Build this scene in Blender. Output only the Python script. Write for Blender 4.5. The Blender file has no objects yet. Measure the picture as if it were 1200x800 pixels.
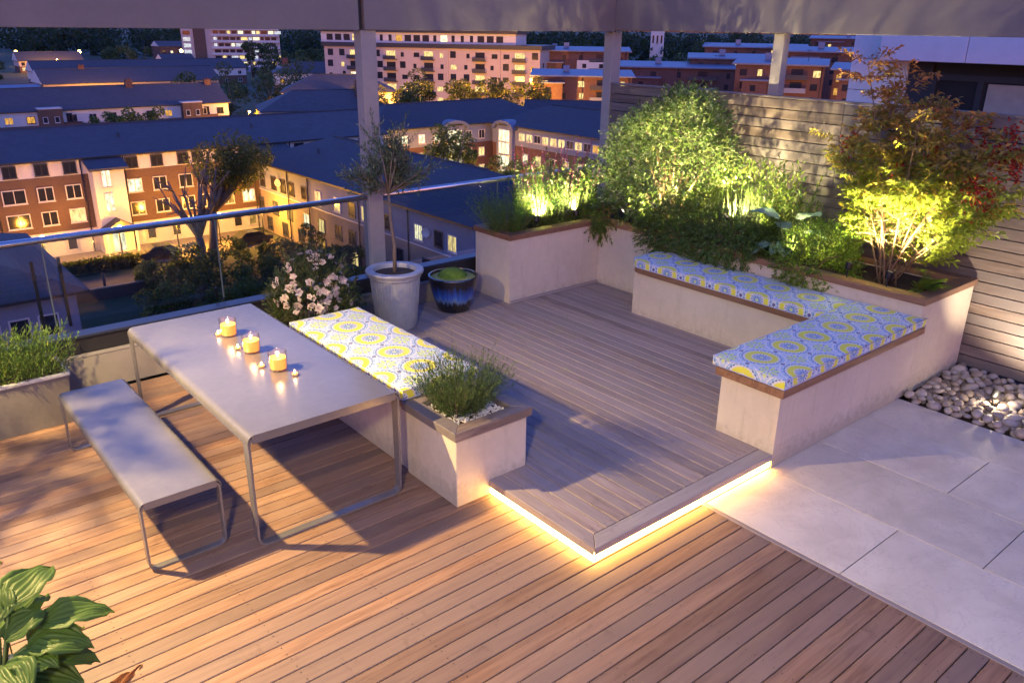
G = 1/12.   # lamps: the exposure below is that of a long dusk exposure
KEY1, KEY2, SP = 1850., 950., 400.
SKYTINT, SKYS, EXPO = (.64, .54, 1.0), .15, 3.7
import bpy, bmesh, math, random
import numpy as np
from mathutils import Vector, Matrix
random.seed(7)
RG = np.random.default_rng(11)
SC = bpy.context.scene
COL = SC.collection
R = math.radians
PI = math.pi

# ------------------------------------------------------------------ objects
def link(o, parent=None):
    COL.objects.link(o)
    if parent is not None: o.parent = parent
    return o
def tag(o, label=None, cat=None, group=None, kind=None):
    if label: o['label'] = label
    if cat: o['category'] = cat
    if group: o['group'] = group
    if kind: o['kind'] = kind
    return o
def thing(name, label, cat, loc=(0, 0, 0), rz=0, group=None):
    o = bpy.data.objects.new(name, None); COL.objects.link(o)
    o.empty_display_size = .1
    o.location = loc; o.rotation_euler = (0, 0, rz)
    return tag(o, label, cat, group)
def inst(me, name, parent=None, loc=(0, 0, 0), rz=0, sc=None):
    o = bpy.data.objects.new(name, me); link(o, parent)
    o.location = loc; o.rotation_euler = (0, 0, rz)
    if sc: o.scale = sc
    return o
def dup(root, loc, rz=None, label=None):
    r = root.copy(); COL.objects.link(r); r.location = loc
    if rz is not None: r.rotation_euler = (0, 0, rz)
    if label: r['label'] = label
    for ch in list(root.children):
        c = ch.copy(); COL.objects.link(c); c.parent = r
        for g in list(ch.children):
            d = g.copy(); COL.objects.link(d); d.parent = c
    return r

class MB:
    """collects shapes in one bmesh"""
    def __init__(s): s.bm = bmesh.new(); s.tl = s.bm.verts.layers.float_color.new('tint')
    def _fin(s, fs, mi, tint):
        for f in fs:
            f.material_index = mi
            if tint is not None:
                for v in f.verts: v[s.tl] = (*tint, 1)
    def box(s, x0, x1, y0, y1, z0, z1, mi=0, bev=0, seg=1, tint=None, M=None):
        vs = [s.bm.verts.new((x, y, z)) for z in (z0, z1) for y in (y0, y1) for x in (x0, x1)]
        q = [(0, 2, 3, 1), (4, 5, 7, 6), (0, 1, 5, 4), (2, 6, 7, 3), (0, 4, 6, 2), (1, 3, 7, 5)]
        fs = [s.bm.faces.new([vs[i] for i in a]) for a in q]
        if M is not None:
            for v in vs: v.co = M @ v.co
        if bev:
            es = list({e for f in fs for e in f.edges})
            r = bmesh.ops.bevel(s.bm, geom=es, offset=bev, segments=seg, affect='EDGES', profile=.5)
            fs = [f for f in s.bm.faces if f.is_valid and (f in r['faces'])] + [f for f in fs if f.is_valid]
        s._fin(fs, mi, tint); return fs
    def prism(s, poly, z0, z1, mi=0, bev=0, seg=1, tint=None):
        b = [s.bm.verts.new((x, y, z0)) for x, y in poly]; t = [s.bm.verts.new((x, y, z1)) for x, y in poly]
        n = len(poly); fs = [s.bm.faces.new(t), s.bm.faces.new(b[::-1])]
        for i in range(n):
            fs.append(s.bm.faces.new((b[i], b[(i+1) % n], t[(i+1) % n], t[i])))
        if bev:
            es = list(fs[0].edges) + list(fs[1].edges)
            r = bmesh.ops.bevel(s.bm, geom=es, offset=bev, segments=seg, affect='EDGES', profile=.5)
            fs = [f for f in r['faces'] if f.is_valid] + [f for f in fs if f.is_valid]
        s._fin(fs, mi, tint); return fs
    def face(s, pts, mi=0, tint=None):
        f = s.bm.faces.new([s.bm.verts.new(p) for p in pts]); s._fin([f], mi, tint); return f
    def tube(s, pts, rad, n=8, mi=0, caps=True, tint=None):
        pts = [Vector(p) for p in pts]
        if not hasattr(rad, '__len__'): rad = [rad]*len(pts)
        rings = []; prev = None
        for i, p in enumerate(pts):
            d = (pts[min(i+1, len(pts)-1)] - pts[max(i-1, 0)]).normalized()
            if prev is None:
                a = d.orthogonal().normalized()
            else:
                a = (prev - d*prev.dot(d)).normalized()
            prev = a; b = d.cross(a)
            rings.append([s.bm.verts.new(p + (a*math.cos(2*PI*k/n) + b*math.sin(2*PI*k/n))*rad[i]) for k in range(n)])
        fs = []
        for i in range(len(rings)-1):
            for k in range(n):
                fs.append(s.bm.faces.new((rings[i][k], rings[i][(k+1) % n], rings[i+1][(k+1) % n], rings[i+1][k])))
        for f in fs: f.smooth = True
        if caps:
            fs.append(s.bm.faces.new(rings[0][::-1])); fs.append(s.bm.faces.new(rings[-1]))
        s._fin(fs, mi, tint); return fs
    def lathe(s, prof, n=32, mi=0, loc=(0, 0, 0), tint=None, wob=None):
        rings = []
        for r, z in prof:
            if r < 1e-6: rings.append([s.bm.verts.new((loc[0], loc[1], loc[2]+z))])
            else:
                rings.append([s.bm.verts.new((loc[0]+r*math.cos(2*PI*k/n), loc[1]+r*math.sin(2*PI*k/n), loc[2]+z)) for k in range(n)])
        fs = []
        for a, b in zip(rings, rings[1:]):
            for k in range(n):
                k2 = (k+1) % n
                if len(a) == 1 and len(b) == 1: continue
                if len(a) == 1: fs.append(s.bm.faces.new((a[0], b[k2], b[k])))
                elif len(b) == 1: fs.append(s.bm.faces.new((a[k], a[k2], b[0])))
                else: fs.append(s.bm.faces.new((a[k], a[k2], b[k2], b[k])))
        for f in fs: f.smooth = True
        s._fin(fs, mi, tint); return fs
    def loft(s, A, B, mi=0):
        a = [s.bm.verts.new(p) for p in A]; b = [s.bm.verts.new(p) for p in B]; n = len(A)
        fs = [s.bm.faces.new((a[i], a[(i+1) % n], b[(i+1) % n], b[i])) for i in range(n)]
        s._fin(fs, mi, None); return fs
    def mesh(s, name, mats, smooth=None):
        bmesh.ops.recalc_face_normals(s.bm, faces=s.bm.faces)
        me = bpy.data.meshes.new(name); s.bm.to_mesh(me); s.bm.free()
        for m in (mats if isinstance(mats, (list, tuple)) else [mats]): me.materials.append(m)
        if smooth:
            me.polygons.foreach_set('use_smooth', [True]*len(me.polygons))
            me.set_sharp_from_angle(angle=R(smooth))
        return me
    def build(s, name, mats, parent=None, smooth=None, loc=(0, 0, 0), rz=0):
        return inst(s.mesh(name, mats, smooth), name, parent, loc, rz)

# ------------------------------------------------------------------ materials
class NT:
    def __init__(s, name):
        s.m = bpy.data.materials.new(name); s.m.use_nodes = True
        s.t = s.m.node_tree; s.t.nodes.clear()
        s.out = s.t.nodes.new('ShaderNodeOutputMaterial')
    def n(s, typ, **kw):
        d = s.t.nodes.new('ShaderNode'+typ)
        for k, v in kw.items():
            if k in d.inputs: s.set(d.inputs[k], v)
            else: setattr(d, k, v)
        return d
    def set(s, sock, v):
        if isinstance(v, bpy.types.NodeSocket): s.t.links.new(v, sock)
        elif isinstance(v, bpy.types.Node): s.t.links.new(v.outputs[0], sock)
        else:
            if isinstance(v, (tuple, list)) and sock.type == 'RGBA' and len(v) == 3: v = (*v, 1)
            sock.default_value = v
    def math(s, op, a, b=None, c=None):
        d = s.t.nodes.new('ShaderNodeMath'); d.operation = op
        for i, v in enumerate((a, b, c)):
            if v is not None: s.set(d.inputs[i], v)
        return d.outputs[0]
    def mix(s, f, a, b, mode='MIX'):
        d = s.t.nodes.new('ShaderNodeMix'); d.data_type = 'RGBA'; d.blend_type = mode
        s.set(d.inputs[0], f); s.set(d.inputs[6], a); s.set(d.inputs[7], b)
        return d.outputs[2]
    def ramp(s, f, stops):
        d = s.t.nodes.new('ShaderNodeValToRGB'); s.set(d.inputs[0], f)
        e = d.color_ramp.elements
        while len(e) < len(stops): e.new(.5)
        for x, (p, c) in zip(e, stops):
            x.position = p; x.color = (*c, 1) if len(c) == 3 else c
        return d.outputs[0]
    def coords(s, kind='Object', scale=(1, 1, 1), rot=(0, 0, 0), loc=None):
        tc = s.t.nodes.new('ShaderNodeTexCoord'); mp = s.t.nodes.new('ShaderNodeMapping')
        s.t.links.new(tc.outputs[kind], mp.inputs[0]); mp.inputs['Scale'].default_value = scale
        mp.inputs['Rotation'].default_value = rot
        if loc is not None: s.set(mp.inputs['Location'], loc)
        return mp.outputs[0]
    def noise(s, vec, scale=5, detail=4, rough=.55, dist=0):
        d = s.n('TexNoise', Scale=scale, Detail=detail, Roughness=rough, Distortion=dist); s.set(d.inputs['Vector'], vec)
        return d.outputs['Fac']
    def bump(s, h, strength=.2, dist=.01, normal=None):
        d = s.n('Bump', Strength=strength, Distance=dist, Height=h)
        if normal is not None: s.set(d.inputs['Normal'], normal)
        return d.outputs[0]
    def pbsdf(s, **kw):
        d = s.t.nodes.new('ShaderNodeBsdfPrincipled')
        for k, v in kw.items(): s.set(d.inputs[k.replace('_', ' ')], v)
        return d.outputs[0]
    def done(s, shader):
        s.t.links.new(shader, s.out.inputs['Surface']); return s.m

def mottled(name, c0, c1, scale=6, rough=.6, bump=.1, bscale=60, metal=0., spec=.4, rvar=.15, stain=None, dirt=False):
    t = NT(name); v = t.coords('Object')
    f = t.noise(v, scale, 6, .6); g = t.noise(v, scale*9, 3, .6)
    c = t.ramp(f, [(.3, c0), (.7, c1)])
    c = t.mix(.35, c, t.mix(g, tuple(x*.75 for x in c0), tuple(min(1, x*1.2) for x in c1)))
    if stain:
        h = t.noise(v, scale*.35, 5, .7, .4)
        c = t.mix(t.ramp(h, [(.52, (0, 0, 0)), (.75, (.55, .55, .55))]), c, stain)
    if dirt:   # soil splashes along the foot, rain runs below the ledge
        sz = t.n('SeparateXYZ'); t.set(sz.inputs[0], v)
        lo = t.math('SUBTRACT', .17, sz.outputs[2]); sp_ = t.noise(v, 16, 5, .75)
        m = t.ramp(t.math('ADD', t.math('MULTIPLY', lo, 2.2), t.math('SUBTRACT', sp_, .35)), [(.12, (0, 0, 0)), (.42, (.5, .5, .5))])
        c = t.mix(m, c, tuple(x*.55 for x in c0))
        rn = t.noise(t.coords('Object', (9, 9, .7)), 2.0, 4, .7)
        c = t.mix(t.ramp(rn, [(.56, (0, 0, 0)), (.72, (.28, .28, .28))]), c, tuple(x*.62 for x in c0))
    b = t.bump(t.math('ADD', t.noise(v, bscale, 3), t.math('MULTIPLY', t.noise(v, bscale*.12, 4, .6, .5), 2.)), bump, .004)
    r = t.math('ADD', t.math('MULTIPLY', g, rvar), rough-rvar/2)
    return t.done(t.pbsdf(Base_Color=c, Roughness=r, Metallic=metal, Normal=b, Specular_IOR_Level=spec))

def wood(name, axis, c_dark, c_mid, c_light, rough=.55, grain=1.0, grey=None):
    """boards: 'tint' attribute holds random numbers per board"""
    t = NT(name)
    at = t.n('Attribute', attribute_name='tint')
    sp = t.n('SeparateColor'); t.set(sp.inputs[0], at.outputs['Color'])
    off = t.n('CombineXYZ', X=t.math('MULTIPLY', sp.outputs[0], 37.), Y=t.math('MULTIPLY', sp.outputs[1], 53.), Z=t.math('MULTIPLY', sp.outputs[2], 29.))
    sc = {'X': (1.1, 16, 16), 'Y': (16, 1.1, 16), 'Z': (16, 16, 1.1)}[axis]
    tc = t.n('TexCoord'); add = t.n('VectorMath', operation='ADD'); t.set(add.inputs[0], tc.outputs['Object']); t.set(add.inputs[1], off.outputs[0])
    mp = t.n('Mapping'); t.set(mp.inputs[0], add.outputs[0]); mp.inputs['Scale'].default_value = sc
    w = t.noise(mp.outputs[0], 2.2, 7, .62, .6)
    fine = t.noise(mp.outputs[0], 14, 4, .7)
    big = t.noise(tc.outputs['Object'], 1.6, 4, .6)
    c = t.ramp(w, [(.28, c_dark), (.5, c_mid), (.75, c_light)])
    c = t.mix(t.math('MULTIPLY', t.math('SUBTRACT', fine, .35), .55*grain), c, c_dark)
    # each board its own depth and hue
    v = t.math('ADD', t.math('MULTIPLY', sp.outputs[0], .68), .64)
    c = t.mix(1., c, t.n('CombineColor', Red=v, Green=v, Blue=v).outputs[0], 'MULTIPLY')
    c = t.mix(t.math('MULTIPLY', sp.outputs[1], .62), c, grey or (.24, .20, .19))
    c = t.mix(t.ramp(big, [(.45, (0, 0, 0)), (.8, (.5, .5, .5))]), c, grey or (.24, .2, .19))
    # water stains
    st = t.noise(tc.outputs['Object'], 4.5, 6, .75, .8)
    c = t.mix(t.ramp(st, [(.60, (0, 0, 0)), (.78, (.55, .55, .55))]), c, tuple(x*.45 for x in c_dark))
    b = t.bump(fine, .25, .003)
    r = t.math('ADD', t.math('MULTIPLY', w, .25), rough-.12)
    return t.done(t.pbsdf(Base_Color=c, Roughness=r, Normal=b, Specular_IOR_Level=.35))

def plain(name, c, rough=.5, metal=0., spec=.5):
    t = NT(name); v = t.coords('Object'); f = t.noise(v, 9, 4)
    cc = t.mix(f, tuple(x*.82 for x in c), tuple(min(1, x*1.15) for x in c))
    return t.done(t.pbsdf(Base_Color=cc, Roughness=rough, Metallic=metal, Specular_IOR_Level=spec))
def emit(name, c, s):
    t = NT(name); e = t.n('Emission', Color=(*c, 1), Strength=s*G); return t.done(e.outputs[0])
def lit_window(name, c, s):
    """a lit room seen through a pane: curtains and mullion shadows vary across it"""
    t = NT(name); v = t.coords('Object', (2.2, 2.2, .9))
    oi = t.n('ObjectInfo')
    a = t.n('VectorMath', operation='ADD'); t.set(a.inputs[0], v); t.set(a.inputs[1], t.n('CombineXYZ', X=t.math('MULTIPLY', oi.outputs['Random'], 40.), Z=oi.outputs['Random']).outputs[0])
    f = t.noise(a.outputs[0], 1.3, 2)
    st = t.ramp(f, [(.3, (.25, .25, .25)), (.6, (1, 1, 1))])
    e = t.n('Emission', Color=(*c, 1), Strength=t.math('MULTIPLY', st, s*G))
    g = t.n('BsdfGlossy', Roughness=.1); mx = t.n('MixShader', Fac=.06)
    t.set(mx.inputs[1], e.outputs[0]); t.set(mx.inputs[2], g.outputs[0])
    return t.done(mx.outputs[0])
def glassy(name, tint=(.9, .95, .95), rough=.0, k=1.0):
    t = NT(name)
    lw = t.n('LayerWeight', Blend=.5); fr = t.n('Math', operation='MULTIPLY_ADD'); t.set(fr.inputs[0], t.math('POWER', lw.outputs['Facing'], 4.)); fr.inputs[1].default_value = .75; fr.inputs[2].default_value = .035; tr = t.n('BsdfTransparent', Color=(*tint, 1)); gl = t.n('BsdfGlossy', Roughness=rough)
    mx = t.n('MixShader'); t.set(mx.inputs[0], t.math('MULTIPLY', fr.outputs[0], k)); t.set(mx.inputs[1], tr.outputs[0]); t.set(mx.inputs[2], gl.outputs[0])
    return t.done(mx.outputs[0])

def leaf_mat():
    t = NT('leaf'); at = t.n('Attribute', attribute_name='col')
    v = t.coords('Object'); f = t.noise(v, 45, 2)
    c = t.mix(t.math('MULTIPLY', f, .5), at.outputs['Color'], t.mix(1., at.outputs['Color'], (.55, .6, .5), 'MULTIPLY'))
    p = t.pbsdf(Base_Color=c, Roughness=.45, Specular_IOR_Level=.35)
    tr = t.n('BsdfTranslucent'); t.set(tr.inputs[0], t.mix(.25, c, (.20, .30, .03)))
    mx = t.n('MixShader', Fac=.45); t.set(mx.inputs[1], p); t.set(mx.inputs[2], tr.outputs[0])
    return t.done(mx.outputs[0])

M = {}
M['leaf'] = leaf_mat()
M['deck'] = wood('deck_wood', 'X', (.115, .055, .030), (.215, .118, .068), (.30, .18, .11), grain=.6, grey=(.205, .148, .125))
M['deck2'] = wood('platform_wood', 'Y', (.13, .088, .072), (.25, .188, .162), (.34, .275, .245), grain=.8, grey=(.275, .235, .235))
M['deckX2'] = wood('nosing_wood', 'X', (.17, .125, .105), (.30, .24, .21), (.40, .34, .31), grain=.8, grey=(.32, .29, .28))
M['screw'] = plain('screw_steel', (.03, .025, .022), .5, .3)
M['void'] = plain('dark_substructure', (.012, .01, .009), .9)
M['timber'] = wood('seat_timber', 'Y', (.10, .045, .02), (.21, .105, .05), (.32, .18, .10), grey=(.2, .13, .09))
M['timberX'] = wood('seat_timber_across', 'X', (.10, .045, .02), (.21, .105, .05), (.32, .18, .10), grey=(.2, .13, .09))
M['rim'] = wood('dark_rim', 'X', (.09, .06, .045), (.16, .12, .10), (.24, .19, .165), grey=(.15, .14, .15))
M['fence'] = wood('fence_wood', 'Y', (.075, .054, .042), (.135, .102, .086), (.20, .158, .138), grey=(.145, .13, .13))
M['render'] = mottled('cream_render', (.42, .365, .285), (.54, .475, .385), 1.6, .75, .25, 35, stain=(.36, .30, .235), dirt=True)
M['render2'] = mottled('grey_render', (.36, .32, .30), (.45, .41, .385), 1.8, .75, .15, 120, stain=(.29, .26, .25))
M['stone'] = mottled('paving_stone', (.47, .42, .39), (.56, .51, .475), 2.6, .6, .06, 160, stain=(.40, .36, .34))
M['table'] = mottled('powder_coat', (.168, .16, .175), (.205, .197, .212), 2.2, .25, .03, 400, metal=.45, spec=.5, rvar=.08)
M['zinc'] = mottled('zinc', (.30, .30, .32), (.46, .46, .47), 7, .55, .15, 50, metal=.3, stain=(.22, .22, .23))
M['trough'] = mottled('trough_zinc', (.11, .10, .092), (.18, .165, .15), 4, .6, .15, 60, metal=.2, stain=(.15, .135, .12))
M['soil'] = mottled('soil', (.02, .012, .008), (.06, .04, .028), 30, .95, .8, 80)
M['pebble'] = None
M['beam'] = mottled('painted_beam', (.145, .132, .13), (.175, .16, .157), 1.5, .55, .05, 90)
M['post'] = mottled('painted_post', (.25, .23, .22), (.31, .29, .275), 2, .55, .05, 90)
M['steel'] = mottled('brushed_steel', (.50, .50, .52), (.62, .62, .64), 8, .3, .03, 200, metal=1.)
M['coping'] = mottled('coping_metal', (.03, .04, .07), (.05, .06, .10), 3, .35, .04, 90, metal=.5)
M['membrane'] = plain('dark_membrane', (.018, .018, .022), .4)
M['upstand'] = mottled('upstand_board', (.20, .185, .175), (.26, .24, .23), 2, .6, .06, 70)
M['glass'] = glassy('balustrade_glass', (.82, .86, .88), .0, 1.0)
M['jar'] = glassy('jar_glass', (.97, .97, .96), .02, 1.3)
M['gravelwhite'] = mottled('white_chip', (.5, .46, .43), (.72, .68, .66), 40, .7, .1, 60)
M['iron'] = plain('black_iron', (.02, .02, .022), .45, .5)
M['lens'] = emit('lamp_lens', (1, .82, .5), 40)
M['led'] = emit('led_strip', (1., .52, .11), 40)
M['flame'] = emit('flame', (1, .62, .22), 60)
# ================================================================== TERRACE
def rt3(): return (random.random(), random.random(), random.random())
def board(mb, axis, a0, a1, c, w, zt, th, ch=.003, tint=None, mi=0):
    """one board along an axis with eased top edges"""
    pr = [(-w/2, zt-th), (w/2, zt-th), (w/2, zt-ch), (w/2-ch, zt), (-w/2+ch, zt), (-w/2, zt-ch)]
    tint = tint or rt3()
    P = (lambda a, u, z: (a, c+u, z)) if axis == 'X' else (lambda a, u, z: (c+u, a, z))
    A = [mb.bm.verts.new(P(a0, u, z)) for u, z in pr]; B = [mb.bm.verts.new(P(a1, u, z)) for u, z in pr]
    fs = [mb.bm.faces.new((A[i], A[(i+1) % 6], B[(i+1) % 6], B[i])) for i in range(6)]
    fs += [mb.bm.faces.new(A[::-1]), mb.bm.faces.new(B)]
    mb._fin(fs, mi, tint)
def screw(mb, x, y, z, mi=1, r=.0035):
    mb.face([(x+r*math.cos(k*PI/3), y+r*math.sin(k*PI/3), z+.0008) for k in range(6)], mi)

# lower deck: boards run along X
mb = MB(); P0 = .1045; y = -3.0; k = 0
while y < 7.0:
    x = -4.2; xe = 3.905
    cuts = [x]
    c = -4.2 + 1.2*random.randint(1, 3)
    while c < xe - 1.0 and random.random() < .22:
        cuts.append(c); c += 1.2*random.choice((2, 3, 3))
    cuts.append(xe)
    for a, b in zip(cuts, cuts[1:]):
        board(mb, 'X', a+.0012, b-.0012, y, P0-.006, random.uniform(-.0008, .0008), .03)
    js = [-4.2+.6*i for i in range(14)]
    for j in js:
        if j > 3.9: continue
        for d in (-.028, .028):
            screw(mb, j+.012+random.uniform(-.004, .004), y+d+random.uniform(-.004, .004), .001)
    for d in (-.028, .028): screw(mb, 3.875, y+d, .001)
    y += P0; k += 1
mb.box(-4.2, 3.9, -3.1, 7.05, -.06, -.034, 2)
tag(mb.build('lower_deck', [M['deck'], M['screw'], M['void']]), kind='structure')
mb = MB(); board(mb, 'Y', -3, 2.72, 3.925, .034, .002, .03, .002, (.4, .9, .3))
tag(mb.build('deck_trim', [M['deck2']]), kind='structure')

# raised platform: boards run along Y, a nosing board along the front edge
PZ = .11
mb = MB(); x = 2.9 + .0525
board(mb, 'Y', 2.70+.105, 6.985, x, .10, PZ, .028, tint=rt3()); first = True
mb2 = MB(); x += .1045
while x < 6.66:
    board(mb, 'Y', 2.805, 6.985, x, .0985, PZ+random.uniform(-.0008, .0008), .028)
    for j in np.arange(2.84, 7, .6):
        for d in (-.026, .026): screw(mb, x+d, j+random.uniform(-.006, .006), PZ+.001)
    x += .1045
mb.box(2.96, 6.66, 2.76, 6.98, .0, PZ-.031, 2)
tag(mb.build('raised_deck', [M['deck2'], M['screw'], M['void']]), kind='structure')
# nosing: mitred at the corner
mb = MB()
mb.prism([(2.902, 2.69), (4.668, 2.69), (4.668, 2.80), (3.006, 2.80)], .062, PZ+.001, 0, .003, tint=(.35, .8, .1))
tag(mb.build('deck_nosing', [M['deckX2']]), kind='structure')
mb = MB()
mb.prism([(2.899, 2.693), (3.003, 2.803), (3.003, 2.806), (2.899, 2.806)], .062, PZ+.0005, 0, .0, tint=(.5, .7, .4))
mb.box(2.899, 2.915, 2.808, 3.668, .062, PZ-.004, 0, tint=(.45, .7, .4))
tag(mb.build('deck_edge', [M['deck2']]), kind='structure')
# light strips under the edge
def strip(label, x0, x1, y0, y1):
    t = thing('light_strip', label, 'light', ((x0+x1)/2, (y0+y1)/2, 0))
    mb = MB(); mb.box(x0-t.location.x, x1-t.location.x, y0-t.location.y, y1-t.location.y, .008, .056)
    mb.build('diffuser', M['led'], t)
strip('glowing warm light strip under the short left edge of the raised deck', 2.910, 2.930, 2.730, 3.664)
strip('glowing warm light strip under the long front edge of the raised deck', 2.912, 4.664, 2.702, 2.724)

# paving
mb = MB()
def slab(x0, x1, y0, y1):
    g = .0028
    mb.box(x0+g, x1-g, y0+g, y1-g, -.04, .0+random.uniform(-.0006, .0006), 0, .0015, tint=rt3())
for (x0, x1, s) in ((3.945, 4.64, .75), (4.64, 5.32, .25), (5.32, 6.0, .75), (6.0, 6.55, .25)):
    ys = [2.701] + [s+k for k in range(1, -5, -1) if s+k < 2.5]
    for a, b in zip(ys, ys[1:]): slab(x0, x1, b, a)
mb.box(3.95, 6.56, -3.3, 2.66, -.07, -.006, 1)
def stonemat():
    t = NT('paving'); at = t.n('Attribute', attribute_name='tint'); sp = t.n('SeparateColor'); t.set(sp.inputs[0], at.outputs['Color'])
    v = t.coords('Object'); a = t.n('VectorMath', operation='ADD'); t.set(a.inputs[0], v)
    t.set(a.inputs[1], t.n('CombineXYZ', X=t.math('MULTIPLY', sp.outputs[0], 30.), Y=t.math('MULTIPLY', sp.outputs[1], 30.)).outputs[0])
    f = t.noise(a.outputs[0], 2.4, 6, .62, .5); g = t.noise(a.outputs[0], 60, 3)
    c = t.ramp(f, [(.3, (.46, .395, .33)), (.55, (.58, .505, .425)), (.75, (.63, .56, .475))])
    vein = t.noise(a.outputs[0], 3.1, 5, .7, 1.6)
    c = t.mix(t.ramp(vein, [(.485, (0, 0, 0)), (.5, (.4, .4, .4)), (.515, (0, 0, 0))]), c, (.33, .29, .28))
    dirt = t.noise(v, 1.1, 5, .7, .3)
    c = t.mix(t.ramp(dirt, [(.55, (0, 0, 0)), (.8, (.5, .5, .5))]), c, (.36, .32, .30))
    k = t.math('ADD', t.math('MULTIPLY', sp.outputs[2], .14), .93)
    c = t.mix(1., c, t.n('CombineColor', Red=k, Green=k, Blue=k).outputs[0], 'MULTIPLY')
    return t.done(t.pbsdf(Base_Color=c, Roughness=t.math('ADD', t.math('MULTIPLY', g, .2), .45), Normal=t.bump(g, .08, .003), Specular_IOR_Level=.4))
tag(mb.build('paving', [stonemat(), M['void']]), kind='structure')

# ---- raised planter (one built U-shape along the fence)
pl = thing('raised_planter', 'cream rendered raised planter with timber coping running along the slatted fence', 'planter', (6.67, 2.69, 0))
def loc(poly): return [(x-6.67, y-2.69) for x, y in poly]
outer = [(6.67, 2.69), (7.63, 2.69), (7.63, 6.99), (5.33, 6.99), (5.33, 6.40), (6.67, 6.40)]
def ring(outer_, w):
    x0, y0, x1, y1, xl, ya = 6.67, 2.69, 7.63, 6.99, 5.33, 6.40
    return [(x0+w, y0+w), (x1-w, y0+w), (x1-w, y1-w), (xl+w, y1-w), (xl+w, ya+w), (x0+w, ya+w)]
def ringmesh(w_out, w_in, z0, z1, mi, mat, name, bev=0, tint=None, split=False):
    mb = MB(); o = ring(outer, w_out); i = ring(outer, w_in); n = 6
    for k in range(n):
        a, b, c, d = o[k], o[(k+1) % n], i[(k+1) % n], i[k]
        mb.prism(loc([a, b, c, d]), z0, z1, (1 if k in (0, 2, 4) else 0) if split else 0, bev, tint=tint or (rt3() if split else None))
    return mb.build(name, mat, pl)
ringmesh(0, .10, 0, .80, 0, M['render'], 'wall')
ringmesh(-.018, .11, .802, .86, 0, [M['timber'], M['timberX']], 'coping', .004, None, True)
mb = MB(); p = loc(ring(outer, .09)); mb.prism(p, .5, .79, 0)
mb.build('soil', M['soil'], pl)
mb = MB(); mb.box(5.33-6.67, 6.66-6.67, 6.376-2.69, 6.397-2.69, PZ+.001, PZ+.028, 0, .002, tint=(.3, .8, .5)); mb.build('skirting', M['deckX2'], pl)

# ---- built-in seats
def arc(cx, cy, r, a0, a1, n=6): return [(cx+r*math.cos(R(a0+(a1-a0)*k/n)), cy+r*math.sin(R(a0+(a1-a0)*k/n))) for k in range(n+1)]
cs = thing('corner_seat', 'cream rendered L-shaped built-in seat with timber ledge below the raised planter', 'seat', (4.67, 2.69, 0))
def l2(poly): return [(x-4.67, y-2.69) for x, y in poly]
mb = MB(); mb.prism(l2([(4.67, 2.691), (6.668, 2.691), (6.668, 5.39), (6.165, 5.39), (6.165, 3.18), (4.67, 3.18)]), 0, .558, 0, .006)
mb.build('base', M['render'], cs)
mb = MB()
mb.prism(l2([(4.635, 2.655), (6.70, 2.655), (6.668, 2.69), (6.668, 3.215), (6.13, 3.215), (4.635, 3.215)]), .560, .618, 0, .004, tint=(.6, .2, .4))
mb.build('ledge', M['timberX'], cs)
mb = MB()
mb.prism(l2([(6.13, 3.217), (6.668, 3.217), (6.668, 5.425)] + arc(6.25, 5.305, .12, 90, 180)), .561, .617, 0, .004, tint=(.3, .3, .7))
mb.build('ledge', M['timber'], cs)
ls = thing('wall_seat', 'cream rendered built-in bench behind the grey table, ending at the cube planter', 'seat', (2.66, 4.26, 0))
mb = MB(); mb.box(0, .60, 0, 1.72, 0, .485, 0, .006); mb.build('base', M['render'], ls)
mb = MB(); mb.box(-.03, .63, -.004, 1.75, .487, .535, 0, .004, tint=(.4, .5, .2)); mb.build('ledge', M['timber'], ls)

# ---- cube planter with lavender
cp = thing('cube_planter', 'cream rendered square planter with dark timber rim at the raised deck edge', 'planter', (2.93, 3.96, 0))
mb = MB(); mb.box(-.29, .29, -.29, .286, 0, .484, 0, .004); mb.build('wall', M['render'], cp)
mb = MB(); o = [(-.315, -.315), (.315, -.315), (.315, .30), (-.315, .30)]; i = [(-.215, -.215), (.215, -.215), (.215, .20), (-.215, .20)]
for k in range(4):
    mb.prism([o[k], o[(k+1) % 4], i[(k+1) % 4], i[k]], .486, .545, 0, .003, tint=rt3())
mb.build('rim', M['rim'], cp)
mb = MB(); mb.box(-.22, .22, -.22, .205, .3, .495); mb.build('soil', M['soil'], cp)
# white chippings in it
mb = MB(); rr = random.Random(3)
for k in range(620):
    x, y = 2.93+rr.uniform(-.21, .21), 3.96+rr.uniform(-.21, .195); s = rr.uniform(.006, .012)
    mt = Matrix.Translation((x, y, .498+rr.uniform(0, .012))) @ Matrix.Rotation(rr.uniform(0, 6), 4, Vector((rr.random(), rr.random(), rr.random()+.1)).normalized()) @ Matrix.Diagonal((s*rr.uniform(.8, 1.4), s, s*.7, 1))
    bmesh.ops.create_icosphere(mb.bm, subdivisions=1, radius=1, matrix=mt)
tag(mb.build('white_chippings', M['gravelwhite']), 'white stone chippings round the lavender in the cube planter', 'gravel', None, 'stuff')

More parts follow.
